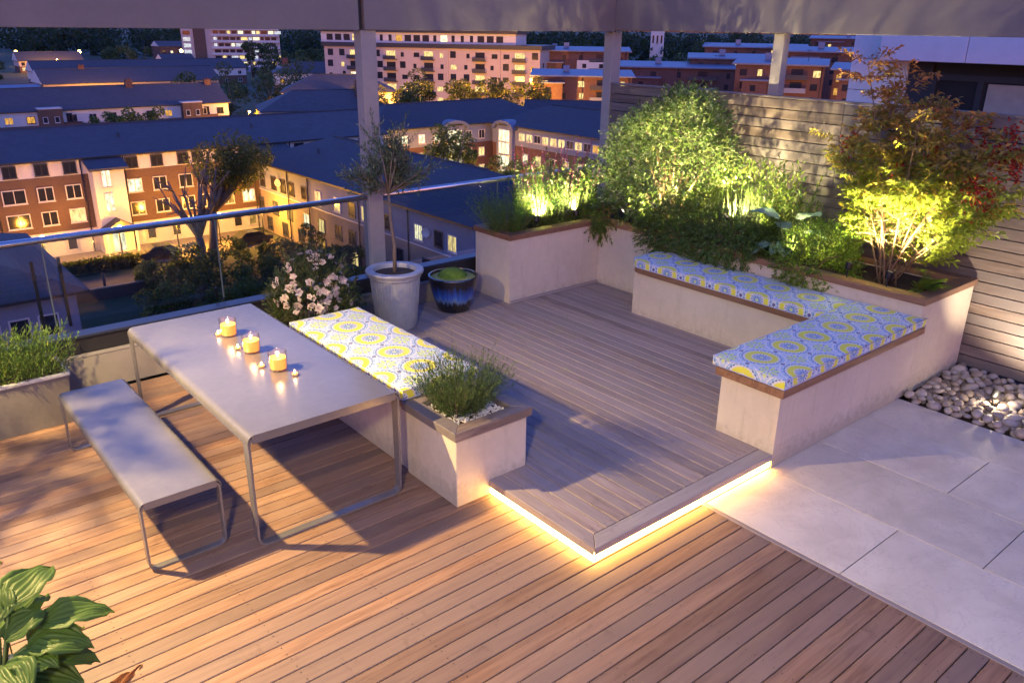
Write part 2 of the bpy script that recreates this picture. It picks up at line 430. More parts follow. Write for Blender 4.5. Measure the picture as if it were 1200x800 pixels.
# ---- cushions
def cushion_mat():
    t = NT('cushion_fabric'); S = .345
    uv = t.n('UVMap'); sx = t.n('SeparateXYZ'); t.set(sx.inputs[0], uv.outputs[0])
    u = t.math('DIVIDE', sx.outputs[0], S); v = t.math('DIVIDE', sx.outputs[1], S)
    def cell(du, dv):
        a = t.math('SUBTRACT', t.math('FRACT', t.math('ADD', u, .5+du)), .5); b = t.math('SUBTRACT', t.math('FRACT', t.math('ADD', v, .5+dv)), .5)
        r = t.math('SQRT', t.math('ADD', t.math('MULTIPLY', a, a), t.math('MULTIPLY', b, b))); th = t.math('ARCTAN2', b, a)
        return a, b, r, th
    def lt(a, b): return t.math('LESS_THAN', a, b)
    def gt(a, b): return t.math('GREATER_THAN', a, b)
    def AND(*q):
        o = q[0]
        for x in q[1:]: o = t.math('MULTIPLY', o, x)
        return o
    def cosn(th, n, ph=0): return t.math('COSINE', t.math('ADD', t.math('MULTIPLY', th, float(n)), ph))
    yel = (.60, .60, .02); lil = (.20, .36, .58); wht = (.54, .56, .63); nav = (.045, .055, .22); blu = (.10, .24, .62); pale = (.48, .60, .14)
    a, b, r, th = cell(0, 0)
    a2, b2, r2, th2 = cell(.5, .5)
    c = wht
    # blue wash outside medallions with white lace
    c = t.mix(gt(r, .49), c, (.33, .44, .62)); c = t.mix(AND(gt(r, .55), lt(r, .62), gt(cosn(th, 24), .0)), c, wht); c = t.mix(AND(gt(r, .385), lt(r, .46)), c, lil)
    c = t.mix(AND(gt(r, .47), lt(r, t.math('ADD', .50, t.math('MULTIPLY', cosn(th, 30), .012)))), c, wht)
    c = t.mix(AND(gt(r, .375), lt(r, .405), gt(cosn(th, 30), .1)), c, nav)
    c = t.mix(AND(gt(r, .415), lt(r, .44), gt(cosn(th, 20), .2)), c, wht)
    # star flower between medallions
    rs = t.math('ADD', .17, t.math('MULTIPLY', cosn(th2, 8), .05))
    c = t.mix(lt(r2, rs), c, pale)
    c = t.mix(AND(lt(r2, .13), gt(r2, .05), lt(cosn(th2, 8), -.3)), c, lil)
    c = t.mix(lt(r2, .055), c, wht); c = t.mix(lt(r2, .022), c, nav)
    c = t.mix(AND(gt(r2, .165), lt(r2, .19), gt(cosn(th2, 8, PI), .75)), c, nav)
    # small dark lozenges half way between medallions
    for du, dv in ((.5, 0), (0, .5)):
        a3, b3, r3, _ = cell(du, dv)
        d = t.math('ADD', t.math('ABSOLUTE', a3), t.math('ABSOLUTE', b3))
        c = t.mix(lt(d, .085), c, wht); c = t.mix(lt(d, .06), c, nav)
    # medallion
    ro = t.math('ADD', .338, t.math('MULTIPLY', cosn(th, 30), .012))
    c = t.mix(lt(r, ro), c, yel)
    c = t.mix(lt(r, t.math('ADD', .205, t.math('MULTIPLY', cosn(th, 16), .012))), c, wht)
    c = t.mix(AND(gt(r, .10), lt(r, .185), gt(cosn(th, 16), .25)), c, nav)
    c = t.mix(AND(lt(r, .125), gt(r, .04)), c, lil)
    c = t.mix(AND(lt(r, .10), gt(r, .045), gt(cosn(th, 10), .35)), c, nav)
    c = t.mix(lt(r, .035), c, pale)
    # woven cloth, slight fading
    ob = t.coords('Object'); w = t.noise(ob, 700, 2); fd = t.noise(ob, 5, 3)
    c = t.mix(t.math('MULTIPLY', fd, .18), c, (.5, .48, .5))
    hgt = t.math('ADD', t.math('MULTIPLY', w, .25), t.math('MULTIPLY', t.noise(ob, 14, 3), 1.))
    return t.done(t.pbsdf(Base_Color=c, Roughness=.85, Specular_IOR_Level=.2, Normal=t.bump(hgt, .25, .006), Sheen_Weight=.15))
M['cushion'] = cushion_mat()
M['piping'] = plain('cushion_piping', (.45, .46, .60), .85)
def cushion(label, poly, z0, z1, org, uo, vo):
    x0, y0 = org
    t = thing('seat_cushion', label, 'cushion', (x0, y0, z0), 0, 'patterned cushions on the built-in seats')
    pp = [(x-x0, y-y0) for x, y in poly]; h = z1-z0
    bm = bmesh.new()
    vb = [bm.verts.new((x, y, 0)) for x, y in pp]; f = bm.faces.new(vb)
    r = bmesh.ops.extrude_face_region(bm, geom=[f]); nv = [g for g in r['geom'] if isinstance(g, bmesh.types.BMVert)]
    for v in nv: v.co.z = h
    bmesh.ops.recalc_face_normals(bm, faces=bm.faces)
    rim = [e for e in bm.edges if abs(e.verts[0].co.z-e.verts[1].co.z) < 1e-5]
    bmesh.ops.bevel(bm, geom=rim, offset=.018, segments=3, affect='EDGES', profile=.6)
    xs = [p[0] for p in pp]; ys = [p[1] for p in pp]; X0, X1, Y0, Y1 = min(xs), max(xs), min(ys), max(ys)
    for ax, lo, hi in ((0, X0, X1), (1, Y0, Y1)):
        n = max(2, int((hi-lo)/.045))
        for k in range(1, n):
            co = [0, 0, 0]; co[ax] = lo+(hi-lo)*k/n; no = [0, 0, 0]; no[ax] = 1
            bmesh.ops.bisect_plane(bm, geom=bm.verts[:]+bm.edges[:]+bm.faces[:], plane_co=co, plane_no=no, dist=1e-6)
    bmesh.ops.triangulate(bm, faces=[f for f in bm.faces if len(f.verts) > 4])
    uvl = bm.loops.layers.uv.new('UVMap')
    for f in bm.faces:
        n = f.normal
        for lp in f.loops:
            c = lp.vert.co; d = (h-c.z)
            s = 0 if n.z > .9 else 1
            nx, ny = (n.x, n.y); l = math.hypot(nx, ny) or 1
            lp[uvl].uv = (c.x - uo + s*d*nx/l, c.y - vo + s*d*ny/l)
    rn = random.Random(label)
    ph = [rn.uniform(0, 6) for _ in range(6)]
    for v in bm.verts:
        c = v.co
        if c.z > h*.5:
            ed = min(c.x-X0, X1-c.x, c.y-Y0, Y1-c.y)
            c.z += .010*min(1, max(0, ed)/.14)**.6 + .0022*(math.sin(c.x*17+ph[0])*math.sin(c.y*21+ph[1]) + math.sin(c.x*9+c.y*13+ph[2]))
    me = bpy.data.meshes.new('cover'); bm.to_mesh(me); bm.free(); me.materials.append(M['cushion'])
    me.polygons.foreach_set('use_smooth', [True]*len(me.polygons)); me.set_sharp_from_angle(angle=R(50))
    inst(me, 'cover', t)
    mb = MB()
    for z in (h-.004, .005):
        q = [(x, y, z) for x, y in pp]; q.append(q[0])
        mb.tube([Vector(p)*1 for p in q], .0035, 6, caps=False)
    mb.build('piping', M['piping'], t)
cushion('yellow and lilac medallion seat cushion on the long seat against the planter', [(6.115, 3.262), (6.655, 3.262), (6.655, 5.44)] + arc(6.255, 5.30, .14, 90, 180), .620, .695, (6.115, 3.262), .30, -.06)
cushion('yellow and lilac medallion seat cushion on the short seat facing the paving', [(4.645, 2.66), (6.715, 2.66), (6.665, 2.70), (6.665, 3.255), (4.645, 3.255)], .620, .695, (4.645, 2.66), .215, .335)
cushion('yellow and lilac medallion seat cushion beside the grey table with blue edge', [(2.635, 4.27), (3.275, 4.27), (3.275, 5.98), (2.635, 5.98)], .538, .612, (2.635, 4.27), .32, .27)

# ---- table and bench
def loop_frame(w, h, r, bw, bt, taper=0.):
    """closed flat-bar loop in the XZ plane: bar bw wide along Y, bt thick"""
    def path(off):
        pts = []
        x0, x1, z0, z1 = off, w-off, off, h-off; rr = max(r-off, .004)
        for cx, cz, a0 in ((x1-rr, z1-rr, 90), (x1-rr, z0+rr, 0), (x0+rr, z0+rr, -90), (x0+rr, z1-rr, -180)):
            for k in range(7): a = R(a0-90*k/6); pts.append((cx+rr*math.cos(a), cz+rr*math.sin(a)))
        return pts
    o, i = path(0), path(bt); mb = MB(); n = len(o)
    def wy(z): return bw*(1-taper*(1-z/h))
    vs = []
    for (pa, s) in ((o, 0), (o, 1), (i, 1), (i, 0)):
        vs.append([mb.bm.verts.new((x, (-.5+s)*wy(z), z)) for x, z in pa])
    for a, b in ((0, 1), (1, 2), (2, 3), (3, 0)):
        for k in range(n): mb.bm.faces.new((vs[a][k], vs[a][(k+1) % n], vs[b][(k+1) % n], vs[b][k]))
    return mb
def rolled_top(w, l, z, r, lip, th):
    """sheet whose long edges roll down into a lip, profile in XZ extruded along Y"""
    prof = [(0, z-lip)]
    for k in range(9): a = R(180-90*k/8); prof.append((r+r*math.cos(a), z-r+r*math.sin(a)))
    for k in range(9): a = R(90-90*k/8); prof.append((w-r+r*math.cos(a), z-r+r*math.sin(a)))
    prof.append((w, z-lip))
    inner = []
    for k, (x, zz) in enumerate(prof):
        cx = min(max(x, r), w-r); cz = min(zz, z-r) if zz < z-r else z-r
        dx, dz = x-cx, zz-cz; L = math.hypot(dx, dz) or 1
        if zz <= z-r: dx, dz, L = (-1 if x < w/2 else 1), 0, 1
        inner.append((x-dx/L*th, zz-dz/L*th))
    pr = prof + inner[::-1]; mb = MB(); n = len(pr)
    A = [mb.bm.verts.new((x, 0, zz)) for x, zz in pr]; B = [mb.bm.verts.new((x, l, zz)) for x, zz in pr]
    for k in range(n): mb.bm.faces.new((A[k], A[(k+1) % n], B[(k+1) % n], B[k]))
    m = len(prof)
    for k in range(m-1):
        for Q in (A, B): mb.bm.faces.new((Q[k], Q[k+1], Q[n-2-k], Q[n-1-k]))
    return mb
tb = thing('dining_table', 'long pale grey metal table with rounded edges and flat-bar loop legs', 'table', (1.465, 4.03, .001))
W, L, H = 1.0, 2.22, .745
rolled_top(W, L, H, .045, .062, .006).build('table_top', M['table'], tb, 40)
loop_frame(W-.006, H-.008, .06, .075, .014, .3).build('leg_frame', M['table'], tb, 40, (.003, .042, 0))
loop_frame(W-.006, H-.008, .06, .075, .014, .3).build('leg_frame', M['table'], tb, 40, (.003, L-.042, 0))
mb = MB()
mb.box(.03, W-.03, .002, .008, H-.055, H-.007, 0, .001); mb.build('apron', M['table'], tb)
mb = MB(); mb.box(.03, W-.03, L-.008, L-.002, H-.055, H-.007, 0, .001); mb.build('apron', M['table'], tb)
mb = MB(); mb.box(.05, W-.05, L/2-.02, L/2+.02, H-.035, H-.007); mb.build('crossbar', M['table'], tb)
bn = thing('garden_bench', 'pale grey metal backless bench with loop legs beside the long table', 'bench', (.895, 4.205, .001))
W, L, H = .455, 1.83, .445
rolled_top(W, L, H, .035, .05, .005).build('seat', M['table'], bn, 40)
loop_frame(W-.006, H-.007, .05, .055, .012, .25).build('leg_frame', M['table'], bn, 40, (.003, .032, 0))
loop_frame(W-.006, H-.007, .05, .055, .012, .25).build('leg_frame', M['table'], bn, 40, (.003, L-.032, 0))
for q in (.002, L-.007):
    mb = MB(); mb.box(.025, W-.025, q, q+.005, H-.045, H-.006); mb.build('apron', M['table'], bn)

# ---- candles
def wax_mat():
    t = NT('candle_wax'); g = t.coords('Object'); s = t.n('SeparateXYZ'); t.set(s.inputs[0], g)
    p = t.pbsdf(Base_Color=(.62, .27, .06), Roughness=.5, Subsurface_Weight=.6, Subsurface_Radius=(.05, .025, .01), Emission_Color=(1, .30, .035, 1), Emission_Strength=1.1*G)  # wax emits by itself: candle glow put into the material
    return t.done(p)
M['wax'] = wax_mat()
def candle(label, x, y):
    t = thing('candle_glass', label, 'candle', (x, y, .747), 0, 'lit candles in glasses on the table')
    mb = MB(); r = .058; h = .132
    mb.lathe([(0, 0), (r-.006, 0), (r, .006), (r+.003, h), (r+.001, h+.002), (r-.001, h), (r-.003, .012), (0, .012)], 28); mb.build('jar', M['jar'], t, 50)
    mb = MB(); mb.lathe([(0, .013), (r-.004, .013), (r-.0035, .088), (r-.012, .084), (0, .081)], 24); w = mb.build('wax', M['wax'], t, 50)
    mb = MB(); mb.tube([(0, 0, .08), (0, 0, .096)], .0012, 6); mb.build('wick', M['iron'], w)
    mb = MB(); mb.lathe([(0, .092), (.005, .098), (.0065, .105), (.004, .117), (0, .13)], 12); mb.build('flame', M['flame'], t)
    l = bpy.data.lights.new('candle_light', 'POINT'); l.energy = 1.8*G; l.color = (1, .55, .18); l.shadow_soft_size = .012
    o = link(bpy.data.objects.new('candle_light', l), t); o.location = (0, 0, .112)
candle('lit amber candle in a clear glass, farthest from the table end', 2.01, 5.64)
candle('lit amber candle in a clear glass, the middle one of three', 2.01, 5.23)
candle('lit amber candle in a clear glass, nearest the table end', 2.02, 4.82)
def tealight(label, x, y):
    t = thing('tealight', label, 'candle', (x, y, .747), 0, 'small tealights on the table')
    mb = MB(); mb.lathe([(0, 0), (.02, 0), (.026, .005), (.029, .024), (.027, .024), (.024, .007), (0, .006)], 20); mb.build('cup', M['jar'], t, 50)
    mb = MB(); mb.lathe([(0, .007), (.019, .007), (.019, .016), (0, .0155)], 16); mb.build('wax', M['wax'], t, 50)
    mb = MB(); mb.lathe([(0, .018), (.004, .022), (.005, .027), (.003, .034), (0, .042)], 10); mb.build('flame', M['flame'], t)
    l = bpy.data.lights.new('tealight_light', 'POINT'); l.energy = .8*G; l.color = (1, .55, .18); l.shadow_soft_size = .006
    o = link(bpy.data.objects.new('tealight_light', l), t); o.location = (0, 0, .03)
tealight('tiny glass tealight beside the farthest candle glass', 1.945, 5.68)
tealight('tiny glass tealight between the farthest and middle candle glasses', 1.95, 5.33)
tealight('tiny glass tealight beside the nearest candle glass', 1.945, 4.92)
tealight('tiny glass tealight alone at the near end of the candle row', 2.06, 4.66)

# ---- parapet, balustrade, pergola
pa = thing('parapet', 'low grey parapet with dark coping below the glass balustrade', 'wall', (0, 7.03, 0))
mb = MB(); mb.box(-4.2, 5.32, 0, .05, 0, .30, 0, .003); mb.build('upstand', M['upstand'], pa)
mb = MB(); mb.box(-4.2, 7.66, .07, .19, -.3, .448); mb.build('core', M['membrane'], pa)
mb = MB(); mb.box(-4.2, 7.66, .052, .205, .45, .475, 0, .004); mb.build('coping', M['coping'], pa)
mb = MB(); mb.box(-4.2, 5.32, -.004, .055, .303, .318, 0, .002); mb.build('capping_strip', M['upstand'], pa)
gb = thing('glass_balustrade', 'frameless glass balustrade with round steel handrail above the parapet', 'railing', (0, 7.36, .476))
def rail(x0, x1):
    mb = MB(); mb.tube([(x0, 0, .765), (x1, 0, .765)], .028, 18); mb.build('handrail', M['steel'], gb)
rail(-4.2, 4.215); rail(4.365, 7.66)
js = [-4.0, -2.55, -1.10, 1.19, 2.615, 4.20]
for a, b in zip(js, js[1:]):
    mb = MB(); mb.box(a+.006, b-.006, -.006, .006, -.2, .745, 0, .001); mb.build('glass_panel', M['glass'], gb)
for a, b in ((4.375, 5.92), (5.93, 7.65)):
    mb = MB(); mb.box(a+.006, b-.006, -.006, .006, .0, .745, 0, .001); mb.build('glass_panel', M['glass'], gb)
M['edge'] = plain('glass_edge', (.10, .13, .13), .2)
for j in js[1:-1]+[5.925]:
    mb = MB(); mb.box(j-.0055, j+.0055, -.007, .007, .0, .742); mb.build('joint', M['edge'], gb)
for j in (1.10, 1.30, 2.56):
    mb = MB(); mb.box(j-.012, j+.012, .012, .035, .0, .60 if j < 2 else .1); mb.build('stanchion', M['iron'], gb)
pg = thing('pergola_frame', 'painted square-section pergola frame spanning overhead on slim posts', 'pergola', (4.2, 7.30, 0))
mb = MB()
mb.box(-10, -.03, -.03, .13, 2.845, 3.5, 0, .004); mb.build('beam', M['beam'], pg)
mb = MB(); mb.box(.03, 3.46, -.03, .13, 2.847, 3.5, 0, .004); mb.build('beam', M['beam'], pg)
mb = MB(); mb.box(3.462, 3.62, -10.5, .13, 2.862, 3.5, 0, .004); mb.build('beam', M['beam'], pg)
mb = MB(); mb.box(-.028, .028, .02, .1, 2.86, 3.5); mb.build('joint_plate', M['membrane'], pg)
mb = MB(); mb.box(0, .165, 0, .14, -.6, 2.843, 0, .004); mb.build('post', M['post'], pg)
mb = MB(); mb.box(3.478, 3.64, .015, .155, -.6, 2.843, 0, .004); mb.build('post', M['post'], pg)
mb = MB(); mb.box(3.535, 3.645, -2.31, -2.19, -.2, 2.86, 0, .004); mb.build('post', M['post'], pg)

# ---- fence
fe = thing('slatted_fence', 'tall horizontal cedar slat fence behind the raised planter', 'fence', (7.68, 0, 0))
mb = MB(); z = .03; n = 0
while z < 2.22:
    for a, b in ((-4, .9), (.9, 4.2), (4.2, 7.30)):
        mb.box(0, .022, a+.002, b-.002, z, z+.092, 0, .002, tint=rt3())
    z += .1005; n += 1
mb.build('slats', M['fence'], fe)
mb = MB(); mb.box(-.012, .045, -4, 7.30, z-.002, z+.022, 0, .003, tint=(.5, .8, .2)); mb.build('top_rail', M['fence'], fe)
for y in (-3, -1.2, .6, 2.4, 4.2, 6.0, 7.2):
    mb = MB(); mb.box(.03, .06, y, y+.06, 0, 2.2); mb.build('batten', M['membrane'], fe)
mb = MB(); mb.box(.062, .07, -4, 7.30, 0, 2.2); mb.build('backing', M['void'], fe)

# ---- pots
pot = thing('zinc_pot', 'tall ribbed zinc pot holding the olive tree', 'pot', (4.02, 6.57, PZ+.002))
mb = MB(); n = 96
prof = [(0, 0), (.155, 0), (.162, .02), (.195, .50), (.2, .502), (.205, .51), (.205, .535), (.222, .545), (.228, .565), (.222, .578), (.17, .578), (.165, .565), (.163, .51), (0, .51)]
prof = [(a*1.24, b) for a, b in prof]; mb.lathe(prof, n)
mb.bm.verts.ensure_lookup_table()
for v in mb.bm.verts:
    r = math.hypot(v.co.x, v.co.y)
    if r > .15 and .015 < v.co.z < .52:
        pass
mb.build('body', M['zinc'], pot, 35)
mb = MB()
for k in range(44):
    a = 2*PI*k/44; mb.tube([((.2015)*math.cos(a), .2015*math.sin(a), .03), (.241*math.cos(a), .241*math.sin(a), .49)], .0016, 5)
mb.build('ribs', M['zinc'], pot)
mb = MB(); mb.lathe([(.203, .535), (.12, .545), (0, .55)], 24); mb.build('soil', M['soil'], pot)
def glaze():
    t = NT('blue_glaze'); v = t.coords('Object'); s = t.n('SeparateXYZ'); t.set(s.inputs[0], v)
    th = t.math('ARCTAN2', s.outputs[1], s.outputs[0])
    cv = t.n('CombineXYZ', X=t.math('MULTIPLY', th, 9.), Y=t.math('MULTIPLY', s.outputs[2], 2.2))
    f = t.noise(cv.outputs[0], 1.0, 4, .6)
    band = t.math('ADD', t.math('SUBTRACT', s.outputs[2], .20), t.math('MULTIPLY', t.math('SUBTRACT', f, .5), .22))
    g = t.noise(cv.outputs[0], 3.5, 3)
    c = t.ramp(t.math('ADD', t.math('MULTIPLY', band, 3.2), .5), [(.18, (.012, .012, .014)), (.30, (.10, .18, .34)), (.42, (.03, .10, .42)), (.62, (.02, .05, .20)), (.80, (.016, .014, .016))])
    return t.done(t.pbsdf(Base_Color=t.mix(t.math('MULTIPLY', g, .5), c, t.mix(1., c, (.4, .45, .6), 'MULTIPLY')), Roughness=.18, Coat_Weight=.3))
M['glaze'] = glaze()
M['moss'] = mottled('moss', (.06, .12, .01), (.14, .24, .02), 60, .95, 1., 160)
M['lawnmoss'] = mottled('sedum', (.20, .22, .05), (.34, .34, .10), 50, .95, 1., 140)
bp = thing('glazed_pot', 'dark blue drip-glazed pot with a mossy mound beside the olive pot', 'pot', (4.76, 6.63, PZ+.002))
mb = MB(); mb.lathe([(0, 0), (.155, 0), (.17, .015), (.212, .14), (.242, .26), (.256, .345), (.263, .36), (.26, .372), (.242, .374), (.236, .36), (.23, .33), (0, .33)], 56); mb.build('body', M['glaze'], bp, 35)
mb = MB(); mb.lathe([(.235, .345), (.21, .358), (.1, .36), (0, .362)], 40)
for v in mb.bm.verts: v.co.z += random.uniform(-.004, .004)
mb.build('ground_cover', M['lawnmoss'], bp)
mb = MB(); mb.lathe([(.155, .35), (.148, .375), (.12, .405), (.07, .43), (0, .437)], 48)
for v in mb.bm.verts: v.co += Vector((random.uniform(-.004, .004), random.uniform(-.004, .004)+.015, random.uniform(-.004, .004)))
mb.build('moss_mound', M['moss'], bp, 80)
tr = thing('trough_planter', 'long grey metal trough of rosemary against the parapet', 'planter', (1.06, 6.5, .002))
mb = MB(); mb.loft([(-2.2, 0, 0), (-.03, 0, 0), (-.03, .42, 0), (-2.2, .42, 0)], [(-2.2, -.03, .40), (0, -.03, .40), (0, .45, .40), (-2.2, .45, .40)])
mb.build('body', M['trough'], tr)
mb = MB(); mb.box(-2.2, .012, -.042, -.012, .395, .425, 0, .006, 2); mb.box(-.018, .012, -.012, .45, .395, .425, 0, .006, 2); mb.box(-2.2, .012, .45, .47, .395, .425, 0, .006, 2); mb.build('rim', M['zinc'], tr)
mb = MB(); mb.box(-2.2, -.02, -.01, .44, .2, .385); mb.build('soil', M['soil'], tr)
mb = MB(); mb.box(-2.19, -.05, .01, .4, -.001, .012); mb.build('feet', M['iron'], tr)

# ---- pebbles
def pebmat():
    t = NT('pebble_stone'); oi = t.n('ObjectInfo'); v = t.coords('Object'); f = t.noise(v, 2.5, 4)
    c = t.ramp(oi.outputs['Random'], [(0, (.19, .15, .125)), (.3, (.34, .27, .215)), (.6, (.42, .355, .295)), (.85, (.29, .26, .25)), (1, (.5, .435, .36))])
    c = t.mix(t.math('MULTIPLY', f, .6), c, t.mix(1., c, (.6, .56, .52), 'MULTIPLY'))
    return t.done(t.pbsdf(Base_Color=c, Roughness=.6, Normal=t.bump(t.noise(v, 20, 3), .1, .02)))
M['pebble'] = pebmat()
pebs = []
rr = random.Random(5)
for k in range(9):
    bm = bmesh.new(); bmesh.ops.create_icosphere(bm, subdivisions=3, radius=1)
    ph = [rr.uniform(0, 6) for _ in range(6)]
    for v in bm.verts:
        c = v.co.copy(); d = 1+.07*math.sin(2.1*c.x+ph[0])+.07*math.sin(2.4*c.y+ph[1])+.06*math.sin(2.2*c.z+c.x+ph[2])
        v.co = c*d
    for f in bm.faces: f.smooth = True
    me = bpy.data.meshes.new('pebble'); bm.to_mesh(me); bm.free(); me.materials.append(M['pebble']); pebs.append(me)
mb = MB(); mb.box(6.56, 7.67, -3.3, 2.66, -.07, -.03); tag(mb.build('pebble_bed', M['soil']), kind='structure')
npb = 0; pts = []
def place_peb(x, y, z, s):
    o = inst(rr.choice(pebs), 'pebble', None, (x, y, z))
    o.rotation_euler = (rr.uniform(-.35, .35), rr.uniform(-.35, .35), rr.uniform(0, 6.28)); o.scale = (s*rr.uniform(1.0, 1.35), s*rr.uniform(.85, 1.1), s*rr.uniform(.6, .8))
    tag(o, 'smooth rounded grey-beige pebble in the bed beside the paving and fence', 'pebble', 'pebbles in the bed below the fence')
for layer, (N, zz, dm) in enumerate(((9000, .0, 1.55), (5000, .038, 2.0))):
    pts = []
    for k in range(N):
        x, y = rr.uniform(6.60, 7.63), rr.uniform(1.42, 2.64); s = rr.uniform(.028, .052)
        if all((x-a)**2+(y-b)**2 > ((s+c)*dm*.6)**2 for a, b, c in pts):
            pts.append((x, y, s))
    for x, y, s in pts:
        if npb < 298: place_peb(x, y, zz+rr.uniform(-.006, .01), s); npb += 1
print('pebbles', npb)
# ================================================================== PLANTS
def nrm(a): return a/np.maximum(np.linalg.norm(a, axis=-1, keepdims=True), 1e-9)
def rndu(n, rg): return nrm(rg.normal(size=(n, 3)))
CLEAR = [((5.78, 6.50, .95), .17), ((6.36, 6.50, .98), .2), ((6.84, 6.24, .95), .24), ((7.02, 5.52, 1.05), .24), ((6.98, 4.90, 1.10), .34), ((7.06, 4.72, 1.35), .22), ((6.76, 4.0, 1.02), .14), ((7.42, 4.55, .95), .2), ((6.76, 3.40, 1.02), .29), ((6.84, 3.28, 1.3), .24), ((6.76, 3.06, 1.02), .24), ((6.86, 3.0, 1.25), .22)]
class LV:
    def __init__(s): s.V = []; s.F = []; s.C = []; s.n = 0
    def leaves(s, P, D, N, L, W, C, fold=.18, droop=.1, wide=.45):
        n = len(P)
        if not n: return
        L = np.broadcast_to(np.asarray(L, float), (n,))[:, None]; W = np.broadcast_to(np.asarray(W, float), (n,))[:, None]
        D = nrm(D); S = nrm(np.cross(D, N)); N = nrm(np.cross(S, D))
        z = np.array([0, 0, 1.])
        mid = P + D*L*wide - N*W*fold; tip = P + D*L - z*L*droop
        l = P + D*L*wide + S*W*.5; r = P + D*L*wide - S*W*.5
        V = np.stack([P, l, r, tip, mid], 1).reshape(-1, 3)
        b = (np.arange(n)*5)[:, None] + s.n
        F = np.concatenate([b+[0, 4, 1], b+[0, 2, 4], b+[1, 4, 3], b+[4, 2, 3]], 1).reshape(-1, 3)
        s._add(V, F, np.repeat(C, 5, 0))
    def blades(s, P, D, L, W, C, bend=.3, seg=4):
        n = len(P); L = np.broadcast_to(np.asarray(L, float), (n,))[:, None]; W = np.broadcast_to(np.asarray(W, float), (n,))[:, None]
        D = nrm(D); z = np.array([0, 0, 1.]); rad = D.copy(); rad[:, 2] = 0; rad = nrm(rad+1e-6)
        S = nrm(np.cross(D, z)+1e-6); rows = []
        bend = np.broadcast_to(np.asarray(bend, float), (n,))[:, None]
        for k in range(seg+1):
            t = k/seg; c = P + D*L*t + (rad*.8 - z*.7)*L*bend*t*t
            w = W*.5*(1-t**1.6)
            rows += [c+S*w, c-S*w]
        V = np.stack(rows, 1).reshape(-1, 3); m = 2*(seg+1); b = (np.arange(n)*m)[:, None]+s.n; F = []
        for k in range(seg):
            F += [b+[2*k, 2*k+1, 2*k+2], b+[2*k+1, 2*k+3, 2*k+2]]
        s._add(V, np.concatenate(F, 1).reshape(-1, 3), np.repeat(C, m, 0))
    def _add(s, V, F, C):
        s.V.append(V); s.F.append(F); s.C.append(C); s.n += len(V)
    def mesh(s, name):
        V = np.concatenate(s.V).astype(np.float32); F = np.concatenate(s.F).astype(np.int32); C = np.concatenate(s.C)
        me = bpy.data.meshes.new(name); me.vertices.add(len(V)); me.vertices.foreach_set('co', V.ravel())
        me.loops.add(F.size); me.loops.foreach_set('vertex_index', F.ravel())
        me.polygons.add(len(F)); me.polygons.foreach_set('loop_start', np.arange(0, F.size, 3, dtype=np.int32))
        me.update(calc_edges=True)
        a = me.attributes.new('col', 'FLOAT_COLOR', 'POINT')
        a.data.foreach_set('color', np.concatenate([C, np.ones((len(C), 1))], 1).astype(np.float32).ravel())
        me.materials.append(M['leaf']); return me
    def build(s, name, parent=None):
        # leaves cut away round the spike lamps so their light reaches further
        off = np.array(parent.location) if parent is not None else np.zeros(3)
        for j in range(len(s.V)):
            c = s.V[j][s.F[j]-sum(len(v) for v in s.V[:j])].mean(1)+off; k = np.ones(len(c), bool)
            for p, r in CLEAR: k &= np.linalg.norm(c-np.array(p), axis=1) > r
            s.F[j] = s.F[j][k]
        return inst(s.mesh(name), name, parent)
def cols(n, rg, base, var=.25, hue=.12):
    """random leaf colours round one or several base colours"""
    base = np.atleast_2d(np.array(base, float)); c = base[rg.integers(0, len(base), n)]
    k = np.exp(rg.normal(0, var, (n, 1))); h = 1+rg.normal(0, hue, (n, 3))
    return np.clip(c*k*h, .003, .95)
def twig_leaves(lv, O, D, Ln, m, L, W, C, rg, spread=.8, t0=.1, fold=.18, droop=.1, bend=0., wide=.45):
    """leaves set in spirals along straight or arching twigs"""
    n = len(O); D = nrm(D); Ln = np.broadcast_to(np.asarray(Ln, float), (n,))
    t = np.tile(np.linspace(t0, 1, m), n)+rg.normal(0, .02, n*m)
    i = np.repeat(np.arange(n), m); d = D[i]; z = np.array([0, 0, 1.])
    a1 = nrm(np.cross(d, z+.01)); a2 = np.cross(d, a1); ph = np.tile(np.arange(m)*2.4, n)+rg.uniform(0, 6, n)[i]
    q = a1*np.cos(ph)[:, None]+a2*np.sin(ph)[:, None]
    P = O[i]+d*(Ln[i]*t)[:, None]-z*(bend*Ln[i]*t*t)[:, None]
    sp = spread*(1-.45*t)[:, None]
    ld = nrm(d*np.cos(sp)+q*np.sin(sp)+rg.normal(0, .12, (n*m, 3)))
    k = rg.uniform(.7, 1.15, n*m)
    lv.leaves(P, ld, d*.6+z*.5+rg.normal(0, .2, (n*m, 3)), L*k, W*k, C if len(C) == n*m else C[i], fold, droop, wide)
def stems(name, segs, mat, parent):
    mb = MB()
    for pts, r0, r1 in segs:
        n = len(pts); mb.tube(pts, [r0+(r1-r0)*k/(n-1) for k in range(n)], 6, tint=None)
    return mb.build(name, mat, parent)
M['bark'] = mottled('bark', (.10, .075, .055), (.20, .16, .12), 18, .85, .5, 60)
M['twig'] = mottled('twig', (.10, .06, .03), (.2, .13, .07), 30, .8, .2, 60)
M['greenstem'] = mottled('green_stem', (.06, .10, .02), (.12, .17, .05), 30, .7, .2, 60)
def rgen(k): return np.random.default_rng(k)
def disc(n, rg, r, sx=1, sy=1):
    a = rg.uniform(0, 2*PI, n); q = np.sqrt(rg.uniform(0, 1, n))*r
    return np.stack([np.cos(a)*q*sx, np.sin(a)*q*sy, np.zeros(n)], 1)

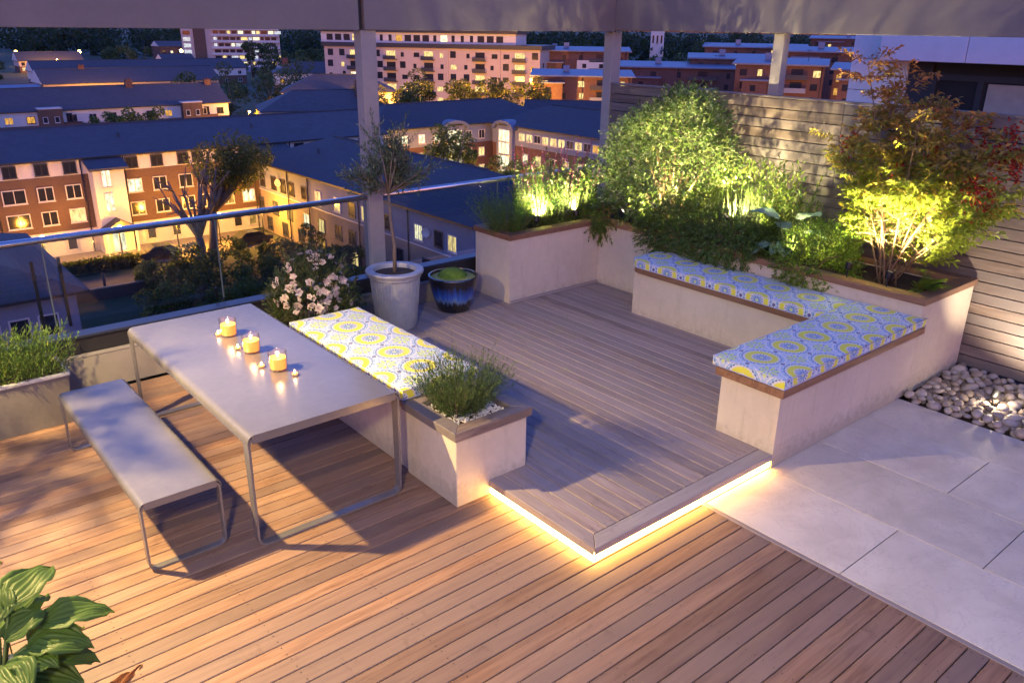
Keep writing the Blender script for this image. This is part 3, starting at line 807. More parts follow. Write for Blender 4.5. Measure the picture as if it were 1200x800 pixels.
def needle_clump(name, label, cat, loc, rx, ry, h, n, m, L, W, base, seed, lean=.6, stalks=0, stalkh=1.4, part='foliage', stalkcol=(.16, .17, .10), group=None, flop=0., rectangular=False):
    """lavender / rosemary: many upright shoots with narrow leaves"""
    rg = rgen(seed); t = thing(name, label, cat, loc, 0, group)
    lv = LV()
    if rectangular: O = np.stack([rg.uniform(-rx, rx, n), rg.uniform(-ry, ry, n), np.zeros(n)], 1)
    else: O = disc(n, rg, 1, rx*.55, ry*.55)
    rel = O/np.array([rx, ry, 1])
    if rectangular: rel = rel*.45
    D = nrm(rel*lean/.55+np.array([0, 0, 1.])+rg.normal(0, .16, (n, 3)))
    Ln = h*rg.uniform(.65, 1.05, n)
    twig_leaves(lv, O, D, Ln, m, L, W, cols(n*m, rg, base, .3), rg, .75, .05, .1, .03, flop)
    if stalks:
        k = rg.integers(0, n, stalks); O2 = O[k]; D2 = nrm(D[k]+rg.normal(0, .08, (stalks, 3)))
        L2 = h*stalkh*rg.uniform(.8, 1.1, stalks)
        lv.blades(O2, D2, L2, .0028, cols(stalks, rg, stalkcol), .04)
        tip = O2+D2*(L2*.86)[:, None]
        twig_leaves(lv, tip, D2, L2*.14, 7, .010, .006, cols(stalks*7, rg, stalkcol, .2), rg, .5)
    lv.build(part, t)
    mb = MB()
    for k in range(min(n, 40)):
        e = O[k]+D[k]*Ln[k]*.6; mb.tube([tuple(O[k]-np.array([0, 0, .02])), tuple(e)], [.003, .0015], 5)
    mb.build('stems', M['twig'], t); return t

def shrub(name, label, cat, loc, rad, n, m, tl, L, W, base, seed, inner=.35, squash=0., part='foliage', group=None, up=.35, clump=12, droop=.1, gap=.0, stem_n=14, center=None, shade=1.):
    """rounded bush: leafy twigs on the outside of an uneven clumped volume, stems from the base"""
    rg = rgen(seed); t = thing(name, label, cat, loc, 0, group); lv = LV()
    rad = np.array(rad); c = np.array(center if center else (0, 0, rad[2]))
    cl = rndu(clump, rg); amp = rg.uniform(-.16, .16, clump)
    u = rndu(n, rg); f = np.ones(n)
    for k in range(clump): f += amp[k]*np.exp(-((1-u@cl[k])*5))*1.6
    q = f*(1-inner*rg.uniform(0, 1, n)**1.5)
    O = c+u*rad*q[:, None]
    keep = O[:, 2] > -.25 if squash == 0 else O[:, 2] > squash
    O = O[keep]; u = u[keep]; n2 = len(O)
    D = nrm(u+np.array([0, 0, up])+rg.normal(0, .4, (n2, 3)))
    twig_leaves(lv, O, D, tl*rg.uniform(.6, 1.2, n2), m, L, W, cols(n2*m, rg, base, .25), rg, .9, .05, .15, droop)
    lv.build(part, t)
    sg = []
    for k in range(stem_n):
        e = O[rg.integers(0, n2)]*.92; b = rg.normal(0, .04, 3)*[1, 1, 0]; mid = (e*.5+b*.5)+np.array([0, 0, .06])
        sg.append(([tuple(b), tuple(mid), tuple(e)], .009, .003))
    stems('stems', sg, M['twig'], t); return t

def big_leaf(lv, base, d, L, W, col, rg, curl=.5, nrmz=(0, 0, 1), cup=.2, seg=9):
    """broad ribbed hosta-type leaf as a small grid"""
    d = np.array(d, float); d /= np.linalg.norm(d); z = np.array([0, 0, 1.])
    s = np.cross(d, z); s /= np.linalg.norm(s); V = []; C = []; nw = 26
    for i in range(seg+1):
        t = i/seg; w = W*.5*max(0.02, (math.sin(PI*min(1, t*.98+.02)**.72))**.8)*(1 if t < .97 else .3)
        ang = curl*t
        for j in range(nw+1):
            v = 2*j/nw-1
            p = np.array(base, float)+d*L*(math.sin(ang)/curl if curl else t)+z*(-(1-math.cos(ang))/max(curl, .01)*L)+s*w*v
            p = p+z*(cup*W*.5*v*v*(w/(W*.5))+.007*math.cos(v*22)*W/.2*math.sin(PI*t)**.6+.006*math.sin(t*11+v*4)+.008*math.sin(t*23)*abs(v)**2)
            V.append(p); rib = .72+.5*(.5+.5*math.cos(v*22))**.5*(1-.25*abs(v)); C.append(np.array(col)*rib)
    F = []
    for i in range(seg):
        for j in range(nw):
            a = i*(nw+1)+j; F += [[a, a+1, a+nw+1], [a+1, a+nw+2, a+nw+1]]
    lv._add(np.array(V), np.array(F)+lv.n, np.clip(np.array(C), .003, .9))

GR = (.055, .11, .022); LGR = (.12, .20, .03); DGR = (.03, .06, .015); YGR = (.20, .25, .035); GREY = (.13, .16, .10)
# lavender in the cube planter
needle_clump('lavender', 'green lavender clump with thin stalks in the cube planter', 'lavender', (2.91, 3.98, .50), .25, .22, .37, 460, 24, .034, .0055, [(.07, .12, .03), (.11, .16, .05), (.055, .09, .03)], 21, .8, 70, 1.4)
# trough rosemary
needle_clump('rosemary', 'bushy rosemary filling the long metal trough', 'rosemary', (.25, 6.70, .38), .78, .22, .34, 900, 24, .040, .0085, [(.12, .20, .03), (.18, .27, .05), (.08, .14, .025)], 22, .5, rectangular=True)
# left arm of raised planter
needle_clump('lavender', 'bright green lavender tuft at the left end of the raised planter', 'lavender', (5.50, 6.66, .80), .32, .27, .46, 420, 22, .040, .0052, [(.08, .15, .025), (.11, .19, .03)], 23, .75, 60, 1.15, stalkcol=(.12, .17, .05))
def salvia():
    rg = rgen(31); t = thing('salvia', 'leafy salvia clump with purple-pink flower spikes in the raised planter', 'salvia', (6.25, 6.72, .79)); lv = LV()
    n = 210; O = disc(n, rg, 1, .52, .22); D = nrm(O*[.4, .5, 0]+[0, 0, 1]+rg.normal(0, .12, (n, 3))); Ln = rg.uniform(.30, .78, n)
    twig_leaves(lv, O, D, Ln, 22, .066, .024, cols(n*22, rg, [(.10, .17, .035), (.15, .21, .05), (.06, .11, .03)], .25), rg, 1.0, .05, .2, .2)
    lv.build('foliage', t); sg = []
    for k in range(n): sg.append(([tuple(O[k]), tuple(O[k]+D[k]*Ln[k])], .003, .002))
    stems('stems', sg, M['greenstem'], t)
    for k in range(52):
        o = O[k]+D[k]*Ln[k]*.9; lv = LV(); L = rg.uniform(.18, .34); d = nrm((D[k]+rg.normal(0, .05, 3))[None])
        twig_leaves(lv, o[None], d, L, 46, .021, .013, cols(46, rg, [(.42, .08, .24), (.32, .06, .22), (.50, .16, .26), (.18, .06, .14)], .3), rg, .8, .0, .1, .0)
        lv.blades(o[None], d, L, .004, np.array([[.16, .06, .09]]), .02)
        lv.build('flower_spike', t)
salvia()
shrub('trailing_rosemary', 'dark green trailing plant spilling over the inner corner of the raised planter', 'plant', (6.74, 6.42, .80), (.32, .28, .24), 700, 12, .13, .034, .013, [(.07, .13, .025), (.10, .17, .035)], 24, .5, center=(0, 0, .04), up=-.25, droop=.25)
# big variegated shrub
shrub('pittosporum', 'large rounded variegated shrub with small pale-edged leaves', 'shrub', (7.12, 5.78, .80), (.50, .68, .74), 2700, 8, .16, .052, .027, [(.10, .16, .045), (.15, .21, .08), (.07, .12, .03), (.26, .30, .16)], 25, .28, clump=22, stem_n=24, center=(0, 0, .72))
# low dark evergreen spilling over the coping behind the long seat
shrub('hanging_rosemary', 'dense dark green plant hanging over the coping behind the long seat', 'plant', (6.82, 5.42, .80), (.30, .55, .34), 1700, 12, .12, .032, .012, [(.085, .15, .035), (.125, .20, .05), (.065, .12, .028)], 26, .45, center=(0, 0, .06), up=-.1, droop=.25)
shrub('hanging_rosemary', 'dark leafy plant hanging over the coping between the grasses and the hosta', 'plant', (6.80, 4.74, .80), (.26, .44, .27), 1300, 12, .13, .036, .014, [(.085, .15, .035), (.125, .20, .05)], 27, .45, center=(0, 0, .08), up=-.05, droop=.25)
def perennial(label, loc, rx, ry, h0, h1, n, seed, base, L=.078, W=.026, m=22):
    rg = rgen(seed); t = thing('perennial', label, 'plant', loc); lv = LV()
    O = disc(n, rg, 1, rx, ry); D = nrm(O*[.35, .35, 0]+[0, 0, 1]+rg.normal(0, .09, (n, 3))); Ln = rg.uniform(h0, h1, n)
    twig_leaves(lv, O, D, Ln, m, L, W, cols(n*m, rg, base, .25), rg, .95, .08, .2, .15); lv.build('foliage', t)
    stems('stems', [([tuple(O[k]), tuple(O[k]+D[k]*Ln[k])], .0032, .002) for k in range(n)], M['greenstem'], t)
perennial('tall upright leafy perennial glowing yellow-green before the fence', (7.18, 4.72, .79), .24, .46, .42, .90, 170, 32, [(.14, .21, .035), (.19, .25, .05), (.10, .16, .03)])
perennial('shorter dark leafy perennial beside the hosta', (7.22, 4.30, .79), .22, .22, .3, .6, 70, 33, [(.08, .14, .03), (.11, .17, .035)], .055, .018, 22)
def grass(label, loc, r, h, n, seed, base, bend=.35, W=.005):
    rg = rgen(seed); t = thing('ornamental_grass', label, 'grass', loc); lv = LV()
    O = disc(n, rg, r*.35); D = nrm(O/(r*.35)*.35+[0, 0, 1]+rg.normal(0, .10, (n, 3))); lv.blades(O, D, h*rg.uniform(.6, 1.1, n), W, cols(n, rg, base), bend*rg.uniform(.2, 1.3, n), 6)
    lv.build('blades', t)
grass('upright grassy stalks beside the variegated shrub', (6.98, 5.10, .79), .38, .78, 420, 34, [(.12, .16, .05), (.17, .19, .08), (.08, .12, .03)], .12)
grass('fine arching grass tuft behind the hosta', (7.30, 3.88, .79), .3, .62, 260, 35, [(.11, .15, .04), (.16, .17, .06)], .4, .006)
# hosta in the raised planter
def hosta(label, loc, specs, base, seed, group=None):
    rg = rgen(seed); t = thing('hosta', label, 'hosta', loc, 0, group); sg = []
    for k, (az, el, stalk, L, W, curl) in enumerate(specs):
        lv = LV(); a = R(az); d = np.array([math.cos(a)*math.cos(R(el)), math.sin(a)*math.cos(R(el)), math.sin(R(el))])
        up = nrm((d*[.55, .55, 1]+[0, 0, .35])[None])[0]; b = up*stalk
        big_leaf(lv, b, d*[1, 1, .35]+[0, 0, .05], L, W, np.array(base)*rg.uniform(.8, 1.2), rg, curl)
        lf = lv.build('leaf', t); lf.data.polygons.foreach_set('use_smooth', [True]*len(lf.data.polygons))
        sg.append(([(0, 0, -.02), tuple(b*.5+[0, 0, .02]), tuple(b)], .009, .005))
    stems('leaf_stalks', sg, M['greenstem'], t)
hosta('broad blue-green hosta in the raised planter', (6.90, 4.12, .82), [(105, 50, .42, .36, .23, .7), (250, 60, .44, .36, .22, .6), (140, 20, .20, .30, .18, 1.1), (205, 22, .26, .28, .17, 1.0), (270, 40, .34, .28, .17, .8), (175, 35, .18, .24, .15, 1.1), (60, 55, .30, .26, .16, .8)], (.26, .40, .29), 41)
shrub('hebe', 'compact bright green mound beside the hosta', 'shrub', (6.88, 3.76, .79), (.27, .36, .26), 2400, 10, .075, .026, .012, [(.16, .26, .035), (.22, .32, .05), (.11, .19, .03)], 28, .3, stem_n=3, center=(0, 0, .11), clump=14)

# nandina: canes, airy sprays of small pointed leaves, red panicles
def nandina():
    rg = rgen(51); base = np.array([7.02, 3.22, .80]); t = thing('nandina', 'tall airy shrub with yellow-green to bronze leaves and red berry sprays against the fence', 'shrub', tuple(base))
    sg = []; tops = []
    T = [(7.20, 3.78, 2.62), (7.2, 3.42, 2.52), (7.1, 3.55, 2.18), (7.15, 3.9, 1.95), (7.0, 3.15, 2.30), (7.2, 2.85, 2.25), (7.05, 2.70, 1.95), (7.3, 3.2, 2.05), (7.0, 3.62, 1.72), (7.1, 2.45, 2.08), (6.98, 2.95, 1.75), (7.35, 3.6, 1.65), (6.95, 3.35, 1.55), (7.05, 2.38, 1.72), (7.3, 2.6, 1.5), (6.9, 2.62, 1.4)]
    spr = []
    for k, p in enumerate(T):
        e = np.array(p)-base; b = np.array([rg.normal(0, .05), rg.normal(0, .06), 0]); mid = b*.4+e*.5*np.array([.7, .7, 1.05])
        pts = [b*(1-s)**2+2*mid*s*(1-s)+e*s*s for s in np.linspace(0, 1, 8)]
        sg.append(([tuple(x) for x in pts], .009, .0035))
        for s in np.linspace(.30, 1, 10):
            o = b*(1-s)**2+2*mid*s*(1-s)+e*s*s
            for q in range(3 if s > .62 else 2):
                a = rg.uniform(0, 2*PI); el = rg.uniform(.0, .6); L = rg.uniform(.16, .30)*(1.15-.35*s)
                d = np.array([math.cos(a)*math.cos(el)*.8, math.sin(a)*math.cos(el), math.sin(el)]); spr.append((o, d, L))
                sg.append(([tuple(o), tuple(o+d*L*.6), tuple(o+d*L+[0, 0, -.02])], .0028, .0012))
    lv = LV()
    spr = [q for q in spr if np.linalg.norm(q[0]+q[1]*q[2]*.6+base-np.array([6.80, 3.42, .95])) > .30]
    for o, d, L in spr:
        m = 4; sub = []
        for tt in np.linspace(.25, 1, m):
            p = o+d*L*tt
            for sgn in (-1, 1):
                s = np.cross(d, [0, 0, 1.]); s /= np.linalg.norm(s)+1e-6
                sub.append((p, nrm((d*.55+s*sgn*.9+[0, 0, .1])[None])[0]))
        O = np.array([x for x, _ in sub]); D = np.array([y for _, y in sub]); hgt = (O[:, 2]+base[2])
        f = np.clip((hgt-1.55)/.95+rg.normal(0, .25, len(O)), 0, 1)[:, None]
        c0 = np.array([.20, .25, .03]); c1 = np.array([.38, .28, .05]); c2 = np.array([.44, .13, .05])  # bronze with height; upper tones also lightened for light missing at the top
        cc = np.where(f < .5, c0+(c1-c0)*f*2, c1+(c2-c1)*(f*2-1)*.75)
        m2 = 5; C = np.repeat(cc, m2, 0)*np.exp(rg.normal(0, .22, (len(O)*m2, 1)))
        twig_leaves(lv, O, D, .10, m2, .072, .026, C, rg, .75, .2, .15, .25)
    lv.build('foliage', t); stems('canes', sg, M['twig'], t)
    for (x, y, z, s, n) in ((6.98, 2.55, 1.68, .17, 120), (7.2, 3.84, 1.95, .09, 50), (7.1, 3.03, 1.97, .07, 40), (7.1, 3.30, 1.80, .06, 26), (7.2, 2.46, 2.12, .12, 60), (7.15, 2.56, 1.98, .09, 40), (7.2, 2.72, 2.12, .10, 40), (7.25, 2.88, 2.2, .07, 30), (7.1, 2.40, 1.90, .10, 44)):
        lv = LV(); p = np.array([x, y, z])-base; O = p+rg.normal(0, 1, (n, 3))*np.array([.45, .45, .62])*s
        for k in range(4):
            D = rndu(n, rg); lv.leaves(O, D, rndu(n, rg), .024, .019, cols(n, rg, [(.42, .018, .018), (.28, .012, .012), (.5, .05, .03)], .2), .5, 0)
        lv.build('berry_spray', t)
    lv = LV()
    o = np.array([7.25, 3.05, 2.05])-base
    twig_leaves(lv, np.repeat(o[None], 14, 0)+rg.normal(0, .02, (14, 3)), nrm(rg.normal(0, .16, (14, 3))+[0, 0, 1]), rg.uniform(.16, .34, 14), 26, .018, .010, cols(14*26, rg, [(.16, .17, .10), (.22, .20, .13)]), rg, .9); lv.build('flower_panicle', t)
nandina()
def fern():
    rg = rgen(61); t = thing('fern', 'bright green fern at the end of the raised planter', 'fern', (6.94, 2.84, .85)); lv = LV()
    for k in range(20):
        a = rg.uniform(0, 2*PI); el = rg.uniform(.25, 1.0); d = np.array([math.cos(a)*math.cos(el), math.sin(a)*math.cos(el), math.sin(el)]); L = rg.uniform(.16, .26)
        s = np.cross(d, [0, 0, 1.]); s /= np.linalg.norm(s); P = []; D = []; LL = []
        for tt in np.linspace(.12, 1, 16):
            p = d*L*tt-np.array([0, 0, .5])*L*tt*tt*.6
            for sg in (-1, 1): P.append(p); D.append(s*sg+d*.5); LL.append(.055*math.sin(PI*(tt*.85+.1))+.008)
        n = len(P); lv.leaves(np.array(P), np.array(D), np.tile([0, 0, 1.], (n, 1)), np.array(LL), .015, cols(n, rg, [(.16, .26, .03), (.2, .30, .04)], .15), .1, .1)
    lv.build('fronds', t)
fern()
# olive tree in the zinc pot
def olive():
    rg = rgen(71); t = thing('olive_tree', 'small standard olive tree with a slim trunk in the zinc pot', 'tree', (4.02, 6.57, PZ+.55)); sg = []
    z0 = PZ+.55; fork = np.array([-.02, .02, 1.42-z0])
    sg.append(([(0, 0, -.02), (.015, .01, .25), (-.01, .02, .5), tuple(fork)], .021, .014)); lv = LV(); O = []; D = []
    for k in range(20):
        a = rg.uniform(0, 2*PI); el = rg.uniform(.15, 1.35); L = rg.uniform(.28, .50)
        e = fork+np.array([math.cos(a)*math.cos(el)*1.0, math.sin(a)*math.cos(el)*1.0, math.sin(el)*1.15])*L; mid = fork*.5+e*.5+rg.normal(0, .03, 3)
        sg.append(([tuple(fork), tuple(mid), tuple(e)], .009, .003))
        for s in rg.uniform(.3, 1.0, 24):
            p = fork*(1-s)+e*s+rg.normal(0, .03, 3); d = nrm(((e-fork)/L+rg.normal(0, .65, 3)+[0, 0, .25])[None])[0]; O.append(p); D.append(d)
    O = np.array(O); D = np.array(D); n = len(O)
    twig_leaves(lv, O, D, rg.uniform(.08, .20, n), 12, .050, .0125, cols(n*12, rg, [(.13, .18, .085), (.19, .24, .14), (.075, .11, .045), (.23, .26, .18)], .25), rg, .7, .0, .15, .02)
    for o, d in zip(O[::2], D[::2]): sg.append(([tuple(o), tuple(o+d*.12)], .002, .001))
    lv.build('crown', t); stems('trunk', sg, M['bark'], t)
olive()
# oleander bush with pale pink flowers, and a grey lavender at its foot
def oleander():
    rg = rgen(81); t = thing('flowering_bush', 'rounded bush covered in pale pink flowers behind the patterned seat', 'bush', (3.10, 6.48, .02)); lv = LV()
    n = 900; u = rndu(n, rg); u[:, 2] = np.abs(u[:, 2])*1.0-.35; rad = np.array([.34, .33, .43]); c = np.array([.02, 0, .52]); q = 1-.5*rg.uniform(0, 1, n)**1.4
    O = c+nrm(u)*rad*q[:, None]; D = nrm(u+rg.normal(0, .3, (n, 3))+[0, 0, .5])
    twig_leaves(lv, O, D, rg.uniform(.08, .16, n), 12, .048, .013, cols(n*12, rg, [(.045, .075, .022), (.07, .10, .035), (.11, .10, .045)], .25), rg, .8, .05, .15, .05)
    lv.build('foliage', t)
    stems('stems', [([(0, 0, 0), tuple(O[k]*.5+rg.normal(0, .03, 3)), tuple(O[k])], .008, .003) for k in range(26)], M['twig'], t)
    fm = []
    for v in range(4):
        lf = LV(); m = 10; a = np.arange(m)*2*PI/5+np.where(np.arange(m) < 5, 0, .6); D2 = np.stack([np.cos(a), np.sin(a), np.where(np.arange(m) < 5, .25, .8)], 1)
        lf.leaves(np.zeros((m, 3)), D2, np.tile([0, 0, 1.], (m, 1)), np.where(np.arange(m) < 5, .023, .014), .019, cols(m, rg, [(.72, .58, .54), (.76, .66, .62), (.66, .46, .46)], .1, .03), -.15, 0, .6)
        fm.append(lf.mesh('flower'))
    for k in range(98):
        u = rndu(1, rg)[0]; u[2] = abs(u[2])*1.1-.35; u = u/np.linalg.norm(u); p = c+u*rad*1.06
        if k % 3: 
            u2 = nrm((u+np.array([-.5, -.8, .5])*.9)[None])[0]; p = c+u2*rad*1.07; u = u2
        o = inst(fm[k % 4], 'flower', t, tuple(p+rg.normal(0, .02, 3))); o.rotation_euler = Vector(u+rg.normal(0, .3, 3)).to_track_quat('Z', 'Y').to_euler(); s = rg.uniform(1.3, 2.0); o.scale = (s, s, s)
oleander()
pk = thing('bush_pot', 'dark round pot under the pink-flowered bush', 'pot', (3.10, 6.48, .002))
mb = MB(); mb.lathe([(0, 0), (.15, 0), (.2, .3), (.21, .31), (.2, .32), (.185, .3), (0, .29)], 32); mb.build('body', M['iron'], pk, 40)
needle_clump('lavender', 'grey-green lavender low beside the pink-flowered bush', 'lavender', (2.74, 6.52, .05), .2, .2, .46, 120, 18, .034, .004, [(.08, .10, .05), (.11, .13, .07)], 29, .55, 16, 1.2)
# bottom-left: hosta in a pot with a bud stem and a fallen leaf
hosta('large green hosta with ribbed leaves at the near left corner', (.08, 3.42, .22), [(95, 40, .38, .34, .26, .55), (45, 42, .38, .34, .23, .75), (5, 20, .32, .34, .23, .9), (-20, 30, .26, .30, .22, 1.0), (130, 40, .3, .28, .2, .8), (-45, 45, .22, .26, .19, .9), (-80, 40, .24, .28, .2, .8), (180, 40, .3, .28, .19, .8), (70, 60, .32, .26, .18, .6), (15, 60, .26, .24, .18, .8), (-10, 8, .2, .28, .2, 1.1), (30, 5, .22, .3, .22, 1.0), (75, 10, .24, .3, .22, .9), (110, 15, .22, .28, .2, .9), (50, 30, .3, .3, .2, .9), (-30, 5, .14, .26, .2, 1.0)], (.085, .155, .035), 42)
pk2 = thing('clay_pot', 'weathered round grey pot holding the large hosta', 'pot', (.06, 3.42, .002))
mb = MB(); mb.lathe([(0, 0), (.13, 0), (.19, .24), (.2, .25), (.2, .28), (.18, .28), (.17, .24), (0, .24)], 36); mb.build('body', M['zinc'], pk2, 40)
def budstem():
    rg = rgen(43); t = thing('flower_stem', 'slim budding flower stem behind the large hosta', 'plant', (.17, 3.98, .0)); lv = LV()
    stems('stem', [([(0, 0, 0), (.0, .01, .3), (.02, .0, .56)], .004, .002), ([(.0, .01, .35), (-.04, .0, .5)], .002, .001), ([(0, 0, .42), (.045, .01, .5)], .002, .001)], M['greenstem'], t)
    O = np.array([[.02, 0, .55], [-.04, 0, .5], [.045, .01, .5], [0, 0, .45]]); O = np.repeat(O, 4, 0)
    lv.leaves(O, rndu(16, rg)*.6+[0, 0, .7], rndu(16, rg), .024, .012, cols(16, rg, [(.14, .16, .05), (.25, .12, .12)]), .3, 0); 
    twig_leaves(lv, np.array([[0, 0, .1], [0, 0.01, .25]]), np.array([[.1, 0, 1.], [0, .1, 1]]), .2, 5, .05, .016, cols(10, rg, GR), rg, 1.); lv.build('buds', t)
budstem()
def dryleaf():
    rg = rgen(44); t = LV(); big_leaf(t, (0, 0, .012), (.9, .45, .0), .26, .06, (.26, .09, .03), rg, .15, cup=.15)
    o = t.build('fallen_leaf'); o.location = (.42, 3.40, .002); tag(o, 'rust brown fallen leaf on the deck beside the large hosta', 'leaf')
dryleaf()
# a potted tree outside the frame on the left: it throws the dappled shade
def gobo():
    rg = rgen(91); t = thing('potted_tree', 'slim potted tree standing left of the metal bench', 'tree', (-.25, 5.50, .0)); lv = LV(); sg = [([(0, 0, .3), (.02, 0, .9), (.25, 0.02, 1.6)], .02, .012)]
    n = 190; c = np.array([.46, .05, 1.86]); O = c+rndu(n, rg)*np.array([.30, .34, .24])*rg.uniform(.3, 1, (n, 1)); D = nrm(O-c+rg.normal(0, .1, (n, 3)))
    twig_leaves(lv, O, D, .14, 6, .06, .022, cols(n*6, rg, GR), rg, .9); lv.build('crown', t)
    for k in range(20): sg.append(([(.25, .02, 1.6), tuple(O[k])], .006, .002))
    stems('trunk', sg, M['bark'], t)
    mb = MB(); mb.lathe([(0, 0), (.16, 0), (.2, .38), (.18, .38), (.17, .34), (0, .34)], 30); mb.build('pot', M['zinc'], t, 40)
gobo()
# ================================================================== TOWN BELOW
GZ = -20.0
def brick(name, c0, c1, s=1.0):
    t = NT(name); v = t.coords('Object'); b = t.n('TexBrick', Scale=4*s, Color1=(*c0, 1), Color2=(*c1, 1), Mortar=(.3, .27, .24, 1), offset=.5)
    b.inputs['Mortar Size'].default_value = .012; b.inputs['Brick Width'].default_value = .9; b.inputs['Row Height'].default_value = .3
    sx = t.n('SeparateXYZ'); t.set(sx.inputs[0], v); cv = t.n('CombineXYZ', X=t.math('ADD', sx.outputs[0], sx.outputs[1]), Y=sx.outputs[2]); t.set(b.inputs['Vector'], cv.outputs[0])
    f = t.noise(v, .5, 5, .65); c = t.mix(t.math('MULTIPLY', f, .5), b.outputs[0], (c0[0]*.5, c0[1]*.5, c0[2]*.5))
    return t.done(t.pbsdf(Base_Color=c, Roughness=.85))
def slate(name, c):
    t = NT(name); v = t.coords('Object'); sx = t.n('SeparateXYZ'); t.set(sx.inputs[0], v)
    w = t.math('FRACT', t.math('MULTIPLY', sx.outputs[2], 6.)); f = t.noise(v, 1.2, 6, .7); g = t.noise(t.coords('Object', (3, 3, 9)), 2.5, 3)
    cc = t.mix(f, tuple(x*.6 for x in c), tuple(x*1.35 for x in c)); cc = t.mix(t.math('MULTIPLY', g, .5), cc, tuple(x*.6 for x in c))
    cc = t.mix(t.math('MULTIPLY', t.math('LESS_THAN', w, .18), .5), cc, tuple(x*.45 for x in c))
    st = t.noise(v, .35, 5, .7); cc = t.mix(t.ramp(st, [(.5, (0, 0, 0)), (.75, (.45, .45, .45))]), cc, (.06, .065, .05))
    return t.done(t.pbsdf(Base_Color=cc, Roughness=.7, Specular_IOR_Level=.25, Normal=t.bump(w, .3, .03)))
M['brick'] = brick('brown_brick', (.13, .066, .04), (.095, .05, .033))
M['beige'] = brick('beige_brick', (.33, .25, .18), (.27, .20, .15))
M['redbrick'] = brick('red_brick', (.13, .052, .038), (.10, .042, .032))
M['white'] = mottled('white_wall', (.52, .49, .47), (.62, .59, .56), .6, .8, .05, 8, stain=(.42, .39, .36))
M['pinkwall'] = mottled('pale_wall', (.46, .36, .31), (.53, .43, .37), .3, .8, .05, 8, stain=(.38, .3, .26))
M['bluewall'] = mottled('grey_blue_wall', (.17, .19, .26), (.22, .24, .31), .6, .8, .05, 8, stain=(.14, .15, .2))
M['slate'] = slate('slate_roof', (.094, .094, .112))
M['slate2'] = slate('dark_slate_roof', (.075, .075, .09))
M['metalroof'] = mottled('metal_roof', (.12, .14, .2), (.17, .19, .26), .5, .5, .05, 8)
M['frame'] = plain('window_frame', (.55, .52, .50), .5)
M['dframe'] = plain('dark_frame', (.03, .03, .04), .5)
M['pane'] = mottled('dark_pane', (.012, .014, .02), (.03, .032, .045), .8, .12, 0, 5, spec=.6)
M['lit'] = lit_window('lit_pane', (1, .72, .28), 1.5)
M['litw'] = lit_window('white_lit_pane', (1, .90, .55), 1.9)
M['lito'] = lit_window('orange_lit_pane', (1, .50, .10), 1.0)
M['litb'] = lit_window('cool_lit_pane', (.85, .9, 1), 1.0)
M['curtain'] = plain('curtain', (.4, .36, .32), .9)
M['gutter'] = plain('gutter', (.03, .028, .03), .5)
LITS = ['lit', 'litw', 'lito', 'litb']
_wc = {}
def win_mesh(w, h, mull, fr):
    k = ('f', round(w, 2), round(h, 2), mull, fr)
    if k not in _wc:
        mb = MB(); b = .09
        mb.box(-w/2, w/2, -.07, .02, 0, b); mb.box(-w/2, w/2, -.07, .02, h-b, h)
        mb.box(-w/2, -w/2+b, -.07, .02, b, h-b); mb.box(w/2-b, w/2, -.07, .02, b, h-b)
        for j in range(mull):
            x = -w/2+w*(j+1)/(mull+1); mb.box(x-.035, x+.035, -.06, .02, b, h-b)
        mb.box(-w/2-.06, w/2+.06, -.12, .0, -.07, -.002)
        _wc[k] = mb.mesh('window', M[fr])
    return _wc[k]
def pane_mesh(w, h, mat):
    k = ('p', round(w, 2), round(h, 2), mat)
    if k not in _wc:
        mb = MB(); mb.box(-w/2+.05, w/2-.05, -.03, .01, .05, h-.05); _wc[k] = mb.mesh('pane', M[mat])
    return _wc[k]
def window(root, x, y, z, w, h, face=0, lit=None, mull=1, fr='frame', simple=False):
    """face 0: front (-y); 1: right end (+x); 2: left end (-x)"""
    rz = {0: 0, 1: PI/2, 2: -PI/2}[face]
    p = (x, y, z)
    if simple:
        return inst(pane_mesh(w, h, lit or 'pane'), 'window', root, p, rz)
    o = inst(win_mesh(w, h, mull, fr), 'window', root, p, rz)
    inst(pane_mesh(w, h, lit or 'pane'), 'pane', o); return o
def roof_mesh(w, d, ze, rise, ov=.5, hipL=False, hipR=False, x0=0, y0=0, th=.25, ridge=.5, inset=None):
    mb = MB(); X0, X1, Y0, Y1 = x0-ov, x0+w+ov, y0-ov, y0+d+ov; yr = Y0+(Y1-Y0)*ridge
    run = (inset if inset is not None else (Y1-Y0)*.5)
    rl = X0+(run if hipL else 0); rr = X1-(run if hipR else 0)
    v = lambda x, y, z: mb.bm.verts.new((x, y, z))
    b = [v(X0, Y0, ze-.02), v(X1, Y0, ze-.02), v(X1, Y1, ze-.02), v(X0, Y1, ze-.02)]
    t = [v(X0, Y0, ze+th*.6), v(X1, Y0, ze+th*.6), v(X1, Y1, ze+th*.6), v(X0, Y1, ze+th*.6)]
    a, c = v(rl, yr, ze+rise), v(rr, yr, ze+rise)
    F = [(b[3], b[2], b[1], b[0])] + [(b[i], b[(i+1) % 4], t[(i+1) % 4], t[i]) for i in range(4)]
    F += [(t[0], t[1], c, a), (t[2], t[3], a, c), (t[1], t[2], c), (t[3], t[0], a)]
    for k, f in enumerate(F):
        ff = mb.bm.faces.new(f)
        ff.material_index = 1 if k < 5 else (0 if not ((k == 7 and not hipR) or (k == 8 and not hipL)) else 2)
    return mb
